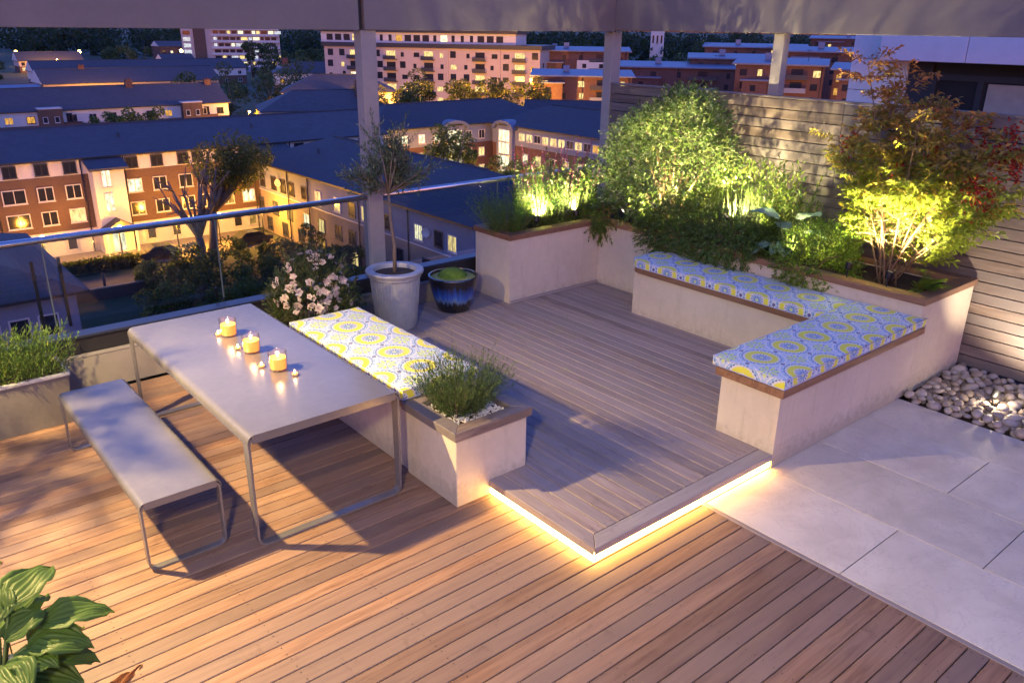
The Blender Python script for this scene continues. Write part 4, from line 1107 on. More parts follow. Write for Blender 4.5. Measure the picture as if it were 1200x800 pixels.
def house(name, label, cat, loc, rz, w, d, ze, rise, bands, roof='slate', hipL=False, hipR=False, ov=.5, wins=(), gable='white', chim=(), group=None, inset=None, ridge=.5):
    t = thing(name, label, cat, loc, rz, group)
    for k, (z0, z1, m) in enumerate(bands):
        e = .004*k+(.03 if k % 2 else 0)
        mb = MB(); mb.box(-e, w+e, -e, d+e, z0+.001, z1-.001); mb.build('wall', M[m], t)
    rf = roof_mesh(w, d, ze, rise, ov, hipL, hipR, inset=inset, ridge=ridge).build('roof', [M[roof], M['gutter'], M[gable]], t)
    run = (inset if inset is not None else (d+2*ov)*.5); yr = -ov+(d+2*ov)*ridge
    mb = MB(); mb.tube([(-ov+(run if hipL else 0), yr, ze+rise), (w+ov-(run if hipR else 0), yr, ze+rise)], .13, 6); mb.build('ridge_cap', M['slate2'], rf)
    for (x, y, z0, h, s) in chim:
        mb = MB(); mb.box(x-s, x+s, y-s*.7, y+s*.7, z0, z0+h); mb.box(x-s-.05, x+s+.05, y-s*.7-.05, y+s*.7+.05, z0+h+.001, z0+h+.12)
        for q in (-.4, .4): mb.tube([(x+q*s, y, z0+h+.12), (x+q*s, y, z0+h+.5)], .12, 8)
        mb.build('chimney', M['redbrick'], rf)
    for a in wins: window(t, **a) if isinstance(a, dict) else window(t, *a)
    return t
rw = random.Random(17)
def pick(p, opts=('lit', 'lit', 'litw', 'lito')): return rw.choice(opts) if rw.random() < p else None

# --- terrace of flats straight ahead (brick with white top storey)
def flats():
    x0 = -6.; Y = 93.
    t = house('brick_flats', 'long brown brick flats with white top storey and navy roof, lit yellow at ground level', 'flats', (x0, Y, GZ), 0, 62, 12.5, 9.7, 2.6,
              [(0, 2.55, 'white'), (2.55, 8.15, 'brick'), (8.15, 9.7, 'white')], ridge=.5)
    e = .06
    for X in (10.6, 13.6, 16.4, 19.0, 25.0, 27.6, 30.4, 32.0, 37.4, 34.9, 44.2, 47.0, 50.0, 53):
        window(t, X-x0, -e, 8.35, 1.25, 1.15, 0, None if X < 40 else 'lito' if X == 47 else None, 1, 'dframe')
    lits = {(25.0, 1): 'litw', (34.9, 0): 'lito', (37.4, 0): 'litw', (30.4, 1): None}
    for X in (10.6, 13.6, 16.4, 19.0, 25.0, 27.6, 30.4, 32.4, 34.9, 37.4, 44.2, 47.0, 50.0):
        for f, z in ((1, 5.75), (0, 3.3)):
            window(t, X-x0, -e, z, 1.5 if X > 14 else 2.1, 1.45, 0, lits.get((X, f), pick(.12)), 1)
    for X in (12.4, 15.0, 18, 26.0, 28.7, 31.0, 35.8, 37.6): window(t, X-x0, -e-.0, .5, 1.0, 1.8, 0, pick(.45, ('lit', 'lito')), 0, 'frame')
    for X, lab in ((20.6, 0), (39.0, 1)):
        mb = MB(); mb.box(X-x0, X-x0+3.0, -2.0, .1, 0, 8.9); st = mb.build('stair_tower', M['white'], t)
        mb = MB(); a = [(X-x0-.4, -2.5, 8.9), (X-x0+3.4, -2.5, 8.9), (X-x0+3.4, 1.8, 10.35), (X-x0-.4, 1.8, 10.35)]
        mb.loft([(p[0], p[1], p[2]-.25) for p in a], a); mb.face(a); mb.build('roof', M['slate'], t)
        window(t, X-x0+1.2, -2.0, 6.9, .95, 1.9, 0, 'litw', 1); window(t, X-x0+1.2, -2.0, 4.4, .95, 1.9, 0, 'litw', 1)
        pc = MB(); pc.box(X-x0-.1, X-x0+3.1, -3.6, -2.02, 2.55, 2.7)
        v = [(X-x0-.3, -3.8, 2.7), (X-x0+3.3, -3.8, 2.7), (X-x0+1.5, -3.8, 3.75)]; w_ = [(p[0], -2.02, p[2]) for p in v]
        pc.loft(v, w_); pc.face(v); pc.build('porch', M['dframe'], t)
        for q in (0.05, 2.95):
            mb = MB(); mb.box(X-x0+q-.1, X-x0+q+.1, -3.5, -3.3, 0, 2.55); mb.build('porch_post', M['white'], t)
        window(t, X-x0+1.5, -2.0, .1, 1.4, 2.2, 0, 'litw', 1)
    for X in (12, 20, 24.2, 38.3, 43):
        mb = MB(); mb.tube([(X-x0, -.12, 0), (X-x0, -.12, 9.6)], .06, 6); mb.build('drainpipe', M['gutter'], t)
flats()
def parked_car(label, x, y, rz):
    t = thing('parked_car', label, 'car', (x, y, GZ+.04), rz); mb = MB()
    pr = [(-2.1, .35), (2.05, .35), (2.1, .75), (1.2, .92), (.55, 1.42), (-1.1, 1.45), (-1.75, .98), (-2.1, .9)]
    A = [(a, -.85, b) for a, b in pr]; B = [(a, .85, b) for a, b in pr]; mb.loft(A, B); mb.face(A); mb.face(B); mb.build('body', M['carpaint'], t)
    mb = MB()
    for s in (-.856, .856): mb.face([(1.0, s, .95), (.5, s, 1.36), (-1.05, s, 1.38), (-1.55, s, .98)])
    mb.build('side_windows', M['pane'], t)
    for a in (-1.3, 1.3):
        for s in (-.82, .82):
            mb = MB(); mb.tube([(a, s-.1, .33), (a, s+.1, .33)], .33, 14); mb.build('wheel', M['gutter'], t)
M['carpaint'] = plain('car_paint', (.06, .06, .07), .25, .3)
parked_car('dark car parked by the lit corner of the brown flats', 34.6, 86.2, .1)
parked_car('dark car parked on the forecourt below the half-pruned tree', 24.5, 86.0, 3.0)
for vx in (14, 31, 46): 
    vp = MB(); vp.tube([(0, 0, 0), (0, 0, 1.1)], .14, 8); vv = vp.build('roof_vent', M['gutter'], [o for o in bpy.data.objects if o.name == 'brick_flats'][0]); vv.location = (vx, 3.4, 10.6)
# --- nearest wing: beige brick, grey-blue top storey, low hipped roof
def wing():
    Y0 = 92.; X = 38.5
    t = house('beige_flats', 'nearest beige brick flats with grey-blue top storey and low hipped slate roof', 'flats', (X, Y0, GZ), -PI/2, 41.3, 13, 8.0, 3.0,
              [(0, 4.85, 'beige'), (4.85, 8.0, 'bluewall')], 'slate2', True, True, .7)
    T = [(91.0, None), (88, None), (85.6, None), (83.5, None), (80.5, None), (77.3, 'lit'), (73.2, 'lit'), (70.3, None), (67.8, 'lit'), (63.6, None), (58.6, 'litw'), (55.6, None), (53.6, 'lit')]
    for y, l in T: window(t, Y0-y, -.034, 5.3, 1.3, 1.45, 0, l, 1 if l else 0, 'frame' if l else 'dframe')
    T2 = [(91.9, None), (88.1, 'lito'), (84.5, 'lito'), (80.4, 'litw'), (77.0, 'lit'), (73.4, None), (70.6, None), (66.5, 'lit'), (62, None), (57.5, None), (53.5, None)]
    for y, l in T2: window(t, Y0-y-.0, 0, 2.4, 1.4, 1.5, 0, l, 1, 'dframe')
    for y, l in ((90, None), (86, None), (82, None), (77.0, 'lito'), (73.4, None), (70.2, 'lit'), (65, None), (61, None), (56, None)): window(t, Y0-y, 0, .35, 1.4, 1.5, 0, l, 1, 'dframe')
    for y in (84.3, 79.4, 68.9, 60.2): 
        mb = MB(); mb.tube([(Y0-y, -.14, 0), (Y0-y, -.14, 7.95)], .07, 6); mb.build('drainpipe', M['gutter'], t)
    for x in (3, 8): window(t, 41.33, x, 2.4, 1.4, 1.4, 1, None, 1, 'dframe')
    for y in (86.4, 57.2):
        mb = MB(); mb.lathe([(0, 0), (.25, .05), (.42, .16), (.40, .17), (.24, .07), (0, .02)], 20); o = mb.build('satellite_dish', M['frame'], t); o.location = (Y0-y, -.2, 6.3); o.rotation_euler = (PI/2, 0, .5)
    for x, y in ((9, 3.2), (20, 3.4), (34, 3.3)):
        mb = MB(); mb.tube([(x, y, 9.0), (x, y, 10.2)], .11, 8); mb.build('vent_pipe', M['gutter'], t)
    mb = MB(); mb.box(-.1, 41.4, -.1, 13.1, 4.80, 4.9); mb.build('string_course', M['frame'], t)
wing()
# --- hipped roof close by on the left
t = house('hipped_house', 'low flats with dark hipped roof close below the terrace at the left', 'flats', (-22, 51.6, GZ), 0, 31.6, 16, 8.0, 3.2, [(0, 4.85, 'beige'), (4.85, 8, 'bluewall')], 'slate2', True, True, .7)
for x in (27.0, 28.5, 30.0): window(t, x, -.034, 5.6, 1.1, 1.35, 0, None, 0)
# --- L-shaped flats with arched glazed stairs
def lflats():
    t = house('arched_flats', 'brick and purple-grey flats with curved dormers over tall lit stair windows', 'flats', (61, 104, GZ), 0, 34, 12, 8.6, 3.0, [(0, 5.8, 'redbrick'), (5.8, 8.6, 'bluewall')], 'slate2', True, True, .6)
    for x in (2.5, 5.2, 8.2, 11, 17, 19.5): window(t, x, -.034, 6.3, 1.2, 1.4, 0, 'litw' if x in (5.2, 8.2, 11) else None, 1)
    for x in (2.5, 5.2, 8.2, 11, 17, 19.5):
        for z in (3.6, .9): window(t, x, 0, z, 1.2, 1.4, 0, pick(.5, ('litw', 'lit')), 1)
    def bay(tt, x):
        mb = MB(); mb.box(x-1.9, x+1.9, -.6, .3, 0, 8.3); mb.build('stair_bay', M['bluewall'], tt)
        for z in (.3, 2.3, 4.3, 6.2): window(tt, x, -.6, z, 2.7, 1.85, 0, 'litw', 2, 'frame')
        n = 12; o = [(x+2.6*math.cos(PI*k/n), 8.1+1.35*math.sin(PI*k/n)) for k in range(n+1)]; i = [(x+2.2*math.cos(PI*k/n), 8.0+1.0*math.sin(PI*k/n)) for k in range(n+1)]
        mb = MB(); pr = o+i[::-1]
        A = [(p[0], -1.1, p[1]) for p in pr]; B = [(p[0], 2.5, p[1]) for p in pr]; mb.loft(A, B)
        for k in range(n): mb.face([A[k], A[k+1], A[2*n-k], A[2*n+1-k]])
        mb.build('arched_dormer', M['metalroof'], tt)
        mb = MB(); mb.face([(p[0], -.5, p[1]) for p in i]); mb.build('arch_panel', M['bluewall'], tt)
    bay(t, 13.9)
    t2 = house('arched_flats', 'long side wing of the arched flats with a row of lit clerestory windows', 'flats', (82, 103, GZ), -PI/2, 30, 13, 8.6, 3.0, [(0, 5.8, 'redbrick'), (5.8, 8.6, 'bluewall')], 'slate2', True, True, .6)
    bay(t2, 3.6)
    for k in range(12): window(t2, 7.2+1.75*k, -.034, 6.6, 1.5, 1.2, 0, 'lit' if k % 4 != 2 and k < 8 else 'lito' if k == 9 else None, 1)
    for k in range(7): window(t2, 8+3*k, 0, 3.4, 1.2, 1.4, 0, pick(.5, ('litw', 'lit')), 1)
lflats()
# --- rows of houses behind
def row(name, label, loc, rz, w, d, ze, rise, n, group=None, wall='white', lits=.12, bays=(), hipL=False, hipR=False, chim=(), ov=.5, lower='brick', roof='slate'):
    t = house(name, label, 'houses', loc, rz, w, d, ze, rise, [(0, ze*.55, lower), (ze*.55, ze, wall)], roof, hipL, hipR, ov, chim=chim, group=group)
    for k in range(n):
        x = w*(k+.5)/n
        if any(abs(x-b) < 2.2 for b in bays): continue
        window(t, x, -.034, ze*.55+.45, 1.5, 1.35, 0, pick(lits, ('lit', 'litw', 'lito')), 1, 'frame' if k % 2 else 'dframe')
        window(t, x, 0, .9, 1.5, 1.4, 0, pick(lits), 1)
    for b in bays:
        mb = MB(); mb.box(b-2.1, b+2.1, -1.6, .1, 0, ze+.5); mb.build('bay', M['brick'], t)
        mb = MB(); mb.box(b-2.2, b+2.2, -1.7, .6, ze+.51, ze+.75); mb.build('bay_roof', M['frame'], t)
        for q in (-1.1, 1.0): window(t, b+q, -1.6, ze*.55+.5, .9, 1.2, 0, None, 0)
        window(t, b+3.6, -.034, ze*.55+.1, 1.1, 2.0, 0, None, 0, 'dframe')
        mb = MB(); mb.box(b+2.2, b+5.6, -1.3, -.05, ze*.5-.15, ze*.5+.7); mb.build('balcony', M['redbrick'], t)
    return t
row('terraced_houses', 'white-fronted terrace with brick bays and balconies behind the brown flats', (16, 188, GZ), 0, 57, 13, 5.9, 4.1, 15, bays=(20.5, 48.5), chim=((8, 6, 8, 3, .7), (38, 6, 8, 3, .7), (55, 6, 8, 2.6, .7)))
row('terraced_houses', 'second terrace of houses farther back with pink gable end', (52, 268, GZ), 0, 50, 14, 5.8, 3.9, 14, wall='pinkwall', lits=.2, chim=((12, 7, 8, 2.5, .8),))
row('terraced_houses', 'dark low terrace left of the pink gable with two lit windows', (18, 262, GZ), 0, 32, 12, 5, 1.2, 9, lits=.3, roof='metalroof', wall='brick')
row('terraced_houses', 'far terrace with a strip of yellow-lit fronts before the wood', (78, 445, GZ), 0, 27, 12, 5.0, 4.0, 8, wall='pinkwall', lits=.5)
row('terraced_houses', 'wide navy-roofed terrace between the pink gable and the tall slab block', (62, 330, GZ), 0, 75, 12, 6, 3.5, 14, lits=.15)
row('white_house', 'small white house with flat roofs at the far left edge', (40, 470, GZ), 0, 30, 14, 8.5, .8, 6, wall='white', lits=.1, roof='metalroof', lower='white')
row('cream_house', 'small cream house before the dark trees right of the terrace', (128, 400, GZ), 0, 14, 10, 6, 3, 3, wall='pinkwall', lits=.3, lower='pinkwall')
row('orange_lit_house', 'long brick house lit orange beside the tall slab block', (165, 520, GZ), 0, 36, 14, 9, 3, 8, wall='redbrick', lits=.4, lower='redbrick')
row('hipped_houses', 'hipped white houses with a big red chimney just beyond the brown flats', (68, 158, GZ), -.35, 26, 13, 6.5, 3.6, 6, hipL=True, hipR=True, lits=.15, chim=((20, 4, 7, 5, .9),))
row('hipped_houses', 'white and cream hipped houses by the pergola post with orange lit balconies', (88, 192, GZ), -.5, 27, 15, 7.2, 3.9, 6, hipL=True, hipR=True, wall='white', lits=.3, bays=(14,), chim=((22, 7, 8.5, 3.5, .9),))
row('hipped_houses', 'hipped roofs behind the white houses with a flat-topped brick stack', (118, 262, GZ), -.4, 30, 15, 7.5, 3.5, 6, hipL=True, hipR=True, lits=.2, chim=((4, 6, 8, 4, 1.0), (26, 6, 8, 4, 1.0)))
row('slate_house', 'low grey slate-roofed house with orange gable near the fence post', (112, 128, GZ), -.75, 22, 10, 5.6, 3.2, 5, gable if False else None, lits=.2) if False else house('slate_house', 'low slate-roofed house with an orange-lit gable near the fence', 'house', (108.5, 126, GZ), -.78, 20, 10, 5.8, 3.2, [(0, 5.8, 'beige')], 'slate2', gable='beige', wins=[(3+4*k, 0, 3.2, 1.3, 1.3, 0, pick(.4)) for k in range(4)])
# --- big pale apartment block
def block():
    rz = math.atan2(186-243, 165.5-126.6); w = 69.
    t = thing('apartment_block', 'large pale pink apartment block with set-back white top floor and many balconies', 'flats', (126.6, 243, GZ), rz)
    def bx(name, a, m): mb = MB(); mb.box(*a); return mb.build(name, M[m], t)
    bx('wall', (0, w, 0, 16, 0, 16.4), 'pinkwall'); bx('cornice', (-.6, w+.6, -.7, 16.6, 16.41, 17.6), 'dframe')
    bx('top_floor', (-2, w-8, 2.2, 14, 17.61, 20.6), 'white'); bx('top_roof', (-3, w-7.4, 1.4, 15, 20.61, 21.5), 'dframe')
    n = 17; sp = w/n; nb = 0
    bal = {2, 5, 8, 12, 15}
    for f in range(5):
        z = .9+3.2*f
        for k in range(n):
            x = sp*(k+.5)
            if k in bal:
                if f > 0:
                    window(t, x, -.002, z-.5, 3.0, 2.3, 0, pick(.42, ('lit', 'litw', 'lit')), 2, 'dframe', simple=True)
                    mb = MB(); mb.box(x-2.0, x+2.0, -1.5, -.03, z-.75, z-.6); mb.box(x-2.0, x+2.0, -1.5, -1.42, z-.6, z+.4); mb.build('balcony', M['dframe'], t)
            else:
                h = rw.choice((1.4, 1.4, 2.0)); window(t, x+rw.uniform(-.5, .5), -.002, z, rw.choice((1.1, 1.9)), h, 0, pick(.16, ('lit', 'litw', 'lit')), 1, simple=True)
    for k in range(20): window(t, 1+2.9*k, 2.198, 18.1, rw.choice((1.1, 2.2)), 1.9, 0, pick(.38, ('lit', 'litw', 'lit', 'lito')), simple=True)
    for f in range(4):
        for y in (4, 11): window(t, w+.002, y, 1.5+3.3*f, 1.3, 1.4, 1, pick(.3), simple=True)
    for k in (4, 10, 14): bx('pilaster', (sp*k-.25, sp*k+.25, -.35, -.004, 0, 16.39), 'pinkwall')
block()
def slab_block():
    rz = math.atan2(409.4-425.6, 186.9-146.3); w = 46.
    t = thing('slab_block', 'tall slab block of flats with rows of white lit balconies far left of centre', 'flats', (146, 425.8, GZ-1), rz)
    mb = MB(); mb.box(0, w, 0, 14, 0, 26); mb.build('wall', M['pinkwall'], t)
    mb = MB(); mb.box(5.5, 11, -.5, -.01, 0, 26); mb.build('brick_panel', M['brick'], t)
    mb = MB(); mb.box(-1, w+1, -6, -.6, 0, 2.9); mb.build('podium', M['bluewall'], t)
    k = 0
    for f in range(8):
        z = 3.2+2.9*f
        mb = MB(); mb.box(13.5, w-.3, -1.5, -.02, z-.25, z+.75); mb.build('balcony', M['white'], t)
        window(t, 2.4, -.01, z+.2, 3.4, 1.9, 0, 'litb' if rw.random() < .8 else None, simple=True)
        x = 15
        while x < w-1.5:
            q = rw.choice((2.1, 3.0, 3.6)); window(t, x+q/2-.6, -.01, z+.78, q-.5, 1.5, 0, pick(.48, ('litw', 'litb', 'lit', 'litw')), simple=True); x += q; k += 1
slab_block()
# --- red brick houses on the right
def redhouse(label, p0, p1, z0, z1, d, lits, roof='metalroof', nw=5, fl=3, white=False):
    a = np.array(p0); b = np.array(p1); w = float(np.hypot(*(b-a))); rz = math.atan2(b[1]-a[1], b[0]-a[0])
    t = thing('red_brick_flats', label, 'flats', (a[0], a[1], GZ), rz); h = z1-GZ
    mb = MB(); mb.box(0, w, 0, d, 0, h); mb.build('wall', M['redbrick'], t)
    mb = MB(); mb.loft([(-.8, -1, h+.01), (w+.8, -1, h+.01), (w+.8, d+1, h+.9), (-.8, d+1, h+.9)], [(-.8, -1, h+.35), (w+.8, -1, h+.35), (w+.8, d+1, h+1.25), (-.8, d+1, h+1.25)])
    mb.face([(-.8, -1, h+.35), (w+.8, -1, h+.35), (w+.8, d+1, h+1.25), (-.8, d+1, h+1.25)]); mb.build('roof', M[roof], t)
    if white:
        mb = MB(); mb.box(w*.45, w*.98, -1.4, -.01, h-5.2, h-2.4); mb.build('white_bay', M['white'], t)
        for k in range(3): window(t, w*(.53+.18*k), -1.4, h-4.6, 1.3, 1.3, 0, None, simple=True)
    for f in range(fl):
        for k in range(nw):
            x = w*(k+.5)/nw+rw.uniform(-.4, .4); z = h-2.4-2.8*f
            if white and f == 1 and x > w*.42: continue
            window(t, x, -.005, z, rw.choice((1.1, 1.6)), 1.5, 0, pick(lits), simple=True)
    for f in range(2):
        zz = h-2.6-2.8*f; mb = MB(); mb.box(w*.58, w*.82, -1.4, -.02, zz-.3, zz-.15); mb.box(w*.58, w*.82, -1.4, -1.34, zz-.15, zz+.75); mb.build('balcony', M['bluewall' if f else 'dframe'], t)
        window(t, w*.70, -.006, zz-.1, 2.6, 2.1, 0, pick(lits), simple=True)
    k = rw.uniform(.02, .12); a_, b_, hh = w*k, w*(k+rw.uniform(.2, .3)), h-rw.uniform(1.2, 3.4)
    mb = MB(); mb.box(a_, b_, -3.2, -.01, 0, hh); wg = mb.build('projecting_wall', M['redbrick'], t)
    mb = MB(); mb.box(a_-.5, b_+.5, -3.8, -.02, hh+.01, hh+.3); mb.build('projecting_roof', M[roof], t)
    for f in range(2): window(t, (a_+b_)/2+rw.uniform(-.6, .6), -3.205, hh-2.2-2.8*f, 1.3, 1.4, 0, pick(lits), simple=True)
    for x in (w*.5, w*.97): mb = MB(); mb.tube([(x, -.12, 0), (x, -.12, h)], .08, 6); mb.build('drainpipe', M['gutter'], t)
    mb = MB(); mb.box(w*.3, w*.3+1.6, d*.5, d*.5+1.2, h+.9, h+2.4); mb.build('roof_vent', M['bluewall'], t)
    mb = MB(); mb.tube([(w*.8, d*.4, h+.8), (w*.8, d*.4, h+3.4)], .05, 5); mb.tube([(w*.8-.7, d*.4, h+3.2), (w*.8+.7, d*.4, h+3.2)], .04, 5); mb.build('aerial', M['gutter'], t)
    return t
redhouse('red brick flats with curved pale roof edge left of the corner post', (138.5, 158), (156, 141.5), -20, -8.6, 12, .4)
redhouse('dark red flats with white bay and grey roof behind the corner post', (172, 195.5), (192, 176), -20, -4.1, 12, .2, white=True)
redhouse('long low red brick flats behind the shrub right of the corner post', (168, 157.5), (188, 133), -20, -7.0, 12, .15)
redhouse('red brick flats with lit lower windows above the fence', (186, 148), (202, 128), -20, -4.8, 12, .3)
redhouse('red brick flats with blue-grey mono-pitch roof right of the slim fence post', (163.5, 117), (173, 100.5), -20, -4.6, 13, .35)
redhouse('red brick flats behind the mono-pitch roof with a pale canopy', (200, 128), (212, 106), -20, -2.6, 13, .25)
redhouse('red brick house nearest the white-panelled building', (172.5, 98), (178.5, 86), -20, -5.2, 12, .45)
redhouse('dark red flats half hidden by trees at far right', (228, 176), (246, 150), -20, -2.8, 13, .2)
redhouse('far pale flats with bright windows under the pergola at right', (330, 200), (352, 160), -20, -.6, 14, .8, nw=7)
redhouse('small white gabled building beyond the apartment block', (196, 219), (203, 212), -20, -5, 8, .3, nw=2)
t = thing('church_tower', 'floodlit pale church tower among far trees', 'tower', (452, 395, GZ), -.85)
mb = MB(); mb.box(0, 9, 0, 9, 0, 21); mb.build('shaft', M['white'], t)
mb = MB(); mb.box(-.4, 9.4, -.4, 9.4, 21.01, 22); mb.build('parapet', M['white'], t)
for k in range(3): window(t, 1.7+2.8*k, -.01, 13, 1.3, 5, 0, None, simple=True)

# --- building beside the terrace, right
nb = thing('panelled_building', 'white-panelled building with dark recessed windows just beyond the fence', 'building', (12, 6.56, 0))
M['panel'] = mottled('white_panel', (.72, .71, .72), (.78, .77, .78), .7, .45, .02, 20)
M['npane'] = mottled('neighbour_pane', (.02, .022, .025), (.05, .05, .055), .6, .06, 0, 5, spec=.8)
mb = MB()
for z in np.arange(-3.2, 3.4, .44): mb.box(0, .05, -.86, 0, z+.004, z+.436, 0, .004); mb.box(0.051, 8, -.05, 0, z+.004, z+.436, 0, .004)
mb.build('pier', M['panel'], nb)
mb = MB(); mb.box(.06, 8, -12, -.06, -20, 3.6); mb.build('core', M['membrane'], nb)
mb = MB()
for a, b in ((-1.74, -.585), (-3.2, -1.75), (-4.7, -3.21), (-9, -4.71)): mb.box(-.35, .058, a, b, 2.52, 3.6, 0, .006)
mb.build('fascia', M['panel'], nb)
fr = None
mb = MB()
for z0, z1 in ((1.0, 1.1), (2.28, 2.36)): mb.box(.0, .056, -9, -1.24, z0, z1)
for y in (-1.24, -1.86, -3.0, -4.2, -5.4): mb.box(-.002, .055, y-.04, y+.04, 1.1, 2.28)
mb.box(.02, .058, -1.2, -.87, -3, 2.51); fr = mb.build('window_frame', M['dframe'], nb)
mb = MB(); mb.box(.03, .05, -9, -1.28, 1.1, 2.28); mb.build('pane', M['npane'], fr)
for a, b in ((-2.55, -1.95), (-3.55, -3.1), (-4.1, -3.8)):
    mb = MB(); mb.box(.022, .029, a, b, 1.12, 2.26); mb.build('blind', M['curtain'], fr)
# the building under the terrace
tbld = thing('terrace_building', 'building carrying the roof terrace, its facade dropping below the parapet', 'building', (0, 0, GZ))
mb = MB(); mb.box(-8, 12.0, -9, 7.47, 0, 19.6); mb.build('wall', M['beige'], tbld)
mb = MB(); mb.box(6.7, 11.98, 2.7, 7.4, 19.61, 19.9); mb.box(7.69, 11.98, -9, 2.69, 19.61, 19.9); mb.build('flat_roof', M['membrane'], tbld)

# --- ground
def groundmat():
    t = NT('ground'); v = t.coords('Object'); f = t.noise(v, .04, 6, .6); g = t.noise(v, 1.5, 5, .7)
    c = t.ramp(f, [(.4, (.06, .085, .03)), (.52, (.08, .10, .045)), (.6, (.085, .08, .07))]); c = t.mix(g, c, t.mix(1., c, (.5, .5, .5), 'MULTIPLY'))
    return t.done(t.pbsdf(Base_Color=c, Roughness=.95))
mb = MB(); mb.face([(-3000, -500, GZ), (4000, -500, GZ), (4000, 4000, GZ), (-3000, 4000, GZ)]); tag(mb.build('ground', groundmat()), kind='structure')
M['asphalt'] = mottled('asphalt', (.09, .075, .07), (.125, .105, .095), .8, .85, .1, 30)
M['path'] = mottled('path_paving', (.22, .18, .14), (.3, .25, .19), 1.2, .8, .1, 20)
mb = MB(); mb.box(2, 20.5, 76, 82, GZ+.004, GZ+.02); tag(mb.build('road', M['asphalt']), kind='structure')
mb = MB(); mb.box(8, 37, 84.5, 92.9, GZ+.024, GZ+.04); tag(mb.build('path', M['path']), kind='structure')
gw = thing('garden_wall', 'low garden wall with railing posts beside the road in front of the flats', 'wall', (8, 75.2, GZ))
mb = MB(); mb.box(0, 13, 0, .3, 0, 1.0); mb.build('wall', M['brick'], gw); mb = MB(); mb.box(-.05, 13.05, -.05, .35, 1.001, 1.1); mb.build('capping', M['path'], gw)
for x in (.3, 4.5, 8.6, 12.7): 
    mb = MB(); mb.tube([(x, .6, 0), (x, .6, 2.2)], .12, 8); mb.build('post', M['gutter'], gw)
hg = thing('garden_hedge', 'clipped hedge in front of the lit porch of the flats', 'hedge', (11, 84, GZ)); lv = LV(); rg = rgen(300)
P = rg.uniform(0, 1, (3500, 3))*[11, 1.2, 1.3]; lv.leaves(P, rndu(3500, rg), rndu(3500, rg), .35, .25, cols(3500, rg, [(.05, .07, .02), (.07, .09, .02)])); lv.build('foliage', hg)

# --- trees
def tree(label, x, y, h, r, n, L, base, seed, cat='tree', trunk=.35, flat=1.0, name='tree', group=None, limbs=7, dx=(0, 0), gap=.35, zb=GZ, sparse=1.0):
    rg = rgen(seed); t = thing(name, label, cat, (x, y, zb), 0, group); lv = LV(); c = np.array([dx[0], dx[1], h-r*flat]); K = max(8, int(n/160))
    u = rndu(K, rg); ctr = c+u*np.array([r, r, r*flat])*rg.uniform(.35, .95, (K, 1)); cr = r*rg.uniform(.22, .42, K)
    i = rg.integers(0, K, n); q = rndu(n, rg)*rg.uniform(.5, 1, (n, 1))**.5; P = ctr[i]+q*cr[i][:, None]*[1, 1, .75]
    P = P[P[:, 2] > .2]; n = len(P)
    kk = np.exp(rg.normal(0, .2, K))[i][:n, None]
    lv.leaves(P, nrm(q[:n]+rg.normal(0, .6, (n, 3))-[0, 0, .2]), rndu(n, rg), L*rg.uniform(.6, 1.3, n), L*.62, np.clip(cols(n, rg, base, .22)*kk, .004, .6))
    lv.build('crown', t); sg = []
    if trunk:
        f = np.array([dx[0]*.2, dx[1]*.2, max(.6, (h-2*r*flat)*.75)])
        sg.append(([(0, 0, -.2), tuple(f*.5), tuple(f)], trunk, trunk*.7))
        for k in range(limbs): 
            e = ctr[rg.integers(0, K)]; m = f*.55+e*.45+rg.normal(0, r*.08, 3); sg.append(([tuple(f), tuple(m), tuple(e)], trunk*.55, trunk*.12))
        stems('trunk', sg, M['bark'], t)
    return t
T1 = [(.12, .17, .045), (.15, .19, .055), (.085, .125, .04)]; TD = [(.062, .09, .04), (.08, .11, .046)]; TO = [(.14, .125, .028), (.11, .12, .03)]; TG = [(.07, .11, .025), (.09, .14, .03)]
tree('large half-pruned street tree with bare limbs before the lit brown flats', 28.5, 82, 12.2, 4.4, 5200, .34, [(.13, .12, .03), (.09, .105, .03)], 101, trunk=.5, limbs=26, dx=(3.5, 0), flat=.62)
pt = thing('bare_tree', 'bare pollarded tree with dark branching limbs left of the half-pruned tree', 'tree', (26.8, 80.5, GZ)); rg = rgen(102); sg = [([(0, 0, 0), (.2, 0, 1.8), (.1, 0, 3)], .45, .38)]
for k in range(15):
    a = rg.uniform(0, 2*PI); e = np.array([math.cos(a)*rg.uniform(1, 4), math.sin(a)*2, rg.uniform(5.5, 10)]); m = np.array([e[0]*.35, e[1]*.35, 4.6]); sg.append(([(.1, 0, 2.9), tuple(m), tuple(e)], .24, .07))
    for q in range(3): sg.append(([tuple(e*.75+m*.25), tuple(e+rg.normal(0, .8, 3)+[0, 0, .4])], .09, .04))
stems('trunk', sg, M['bark'], pt)
k = 0
for (x, y, h, r, c) in ((19.5, 67, 3.6, 2.6, T1), (23, 70, 4.4, 3.2, TD), (27, 67.5, 4.0, 3.0, T1), (31.5, 69, 4.6, 3.3, TD), (25, 76, 4.2, 3.2, TD), (30, 75.5, 4.0, 3.0, T1), (34.5, 74, 4.4, 3.0, TD), (21.5, 75.5, 3.0, 2.2, T1), (28, 62.5, 3.6, 2.8, TG), (33, 63, 3.6, 2.8, T1), (23.5, 63.5, 3.2, 2.4, TG), (19.5, 61.5, 2.6, 2.0, TG), (35.5, 68, 3.6, 2.4, TD), (24, 58, 3.0, 2.4, T1), (30, 57.5, 3.0, 2.6, TD)):
    k += 1; tree({id(TG): 'pale green garden shrub in the planted bank seen through the glass', id(T1): 'mid-green garden shrub in the planted bank seen through the glass'}.get(id(c), 'dark garden shrub in the planted bank seen through the glass'), x, y, h, r, 1900, .30, c, 110+k, 'shrub', .12, .75, 'garden_shrub', 'shrubs in the bank below the terrace', 5)
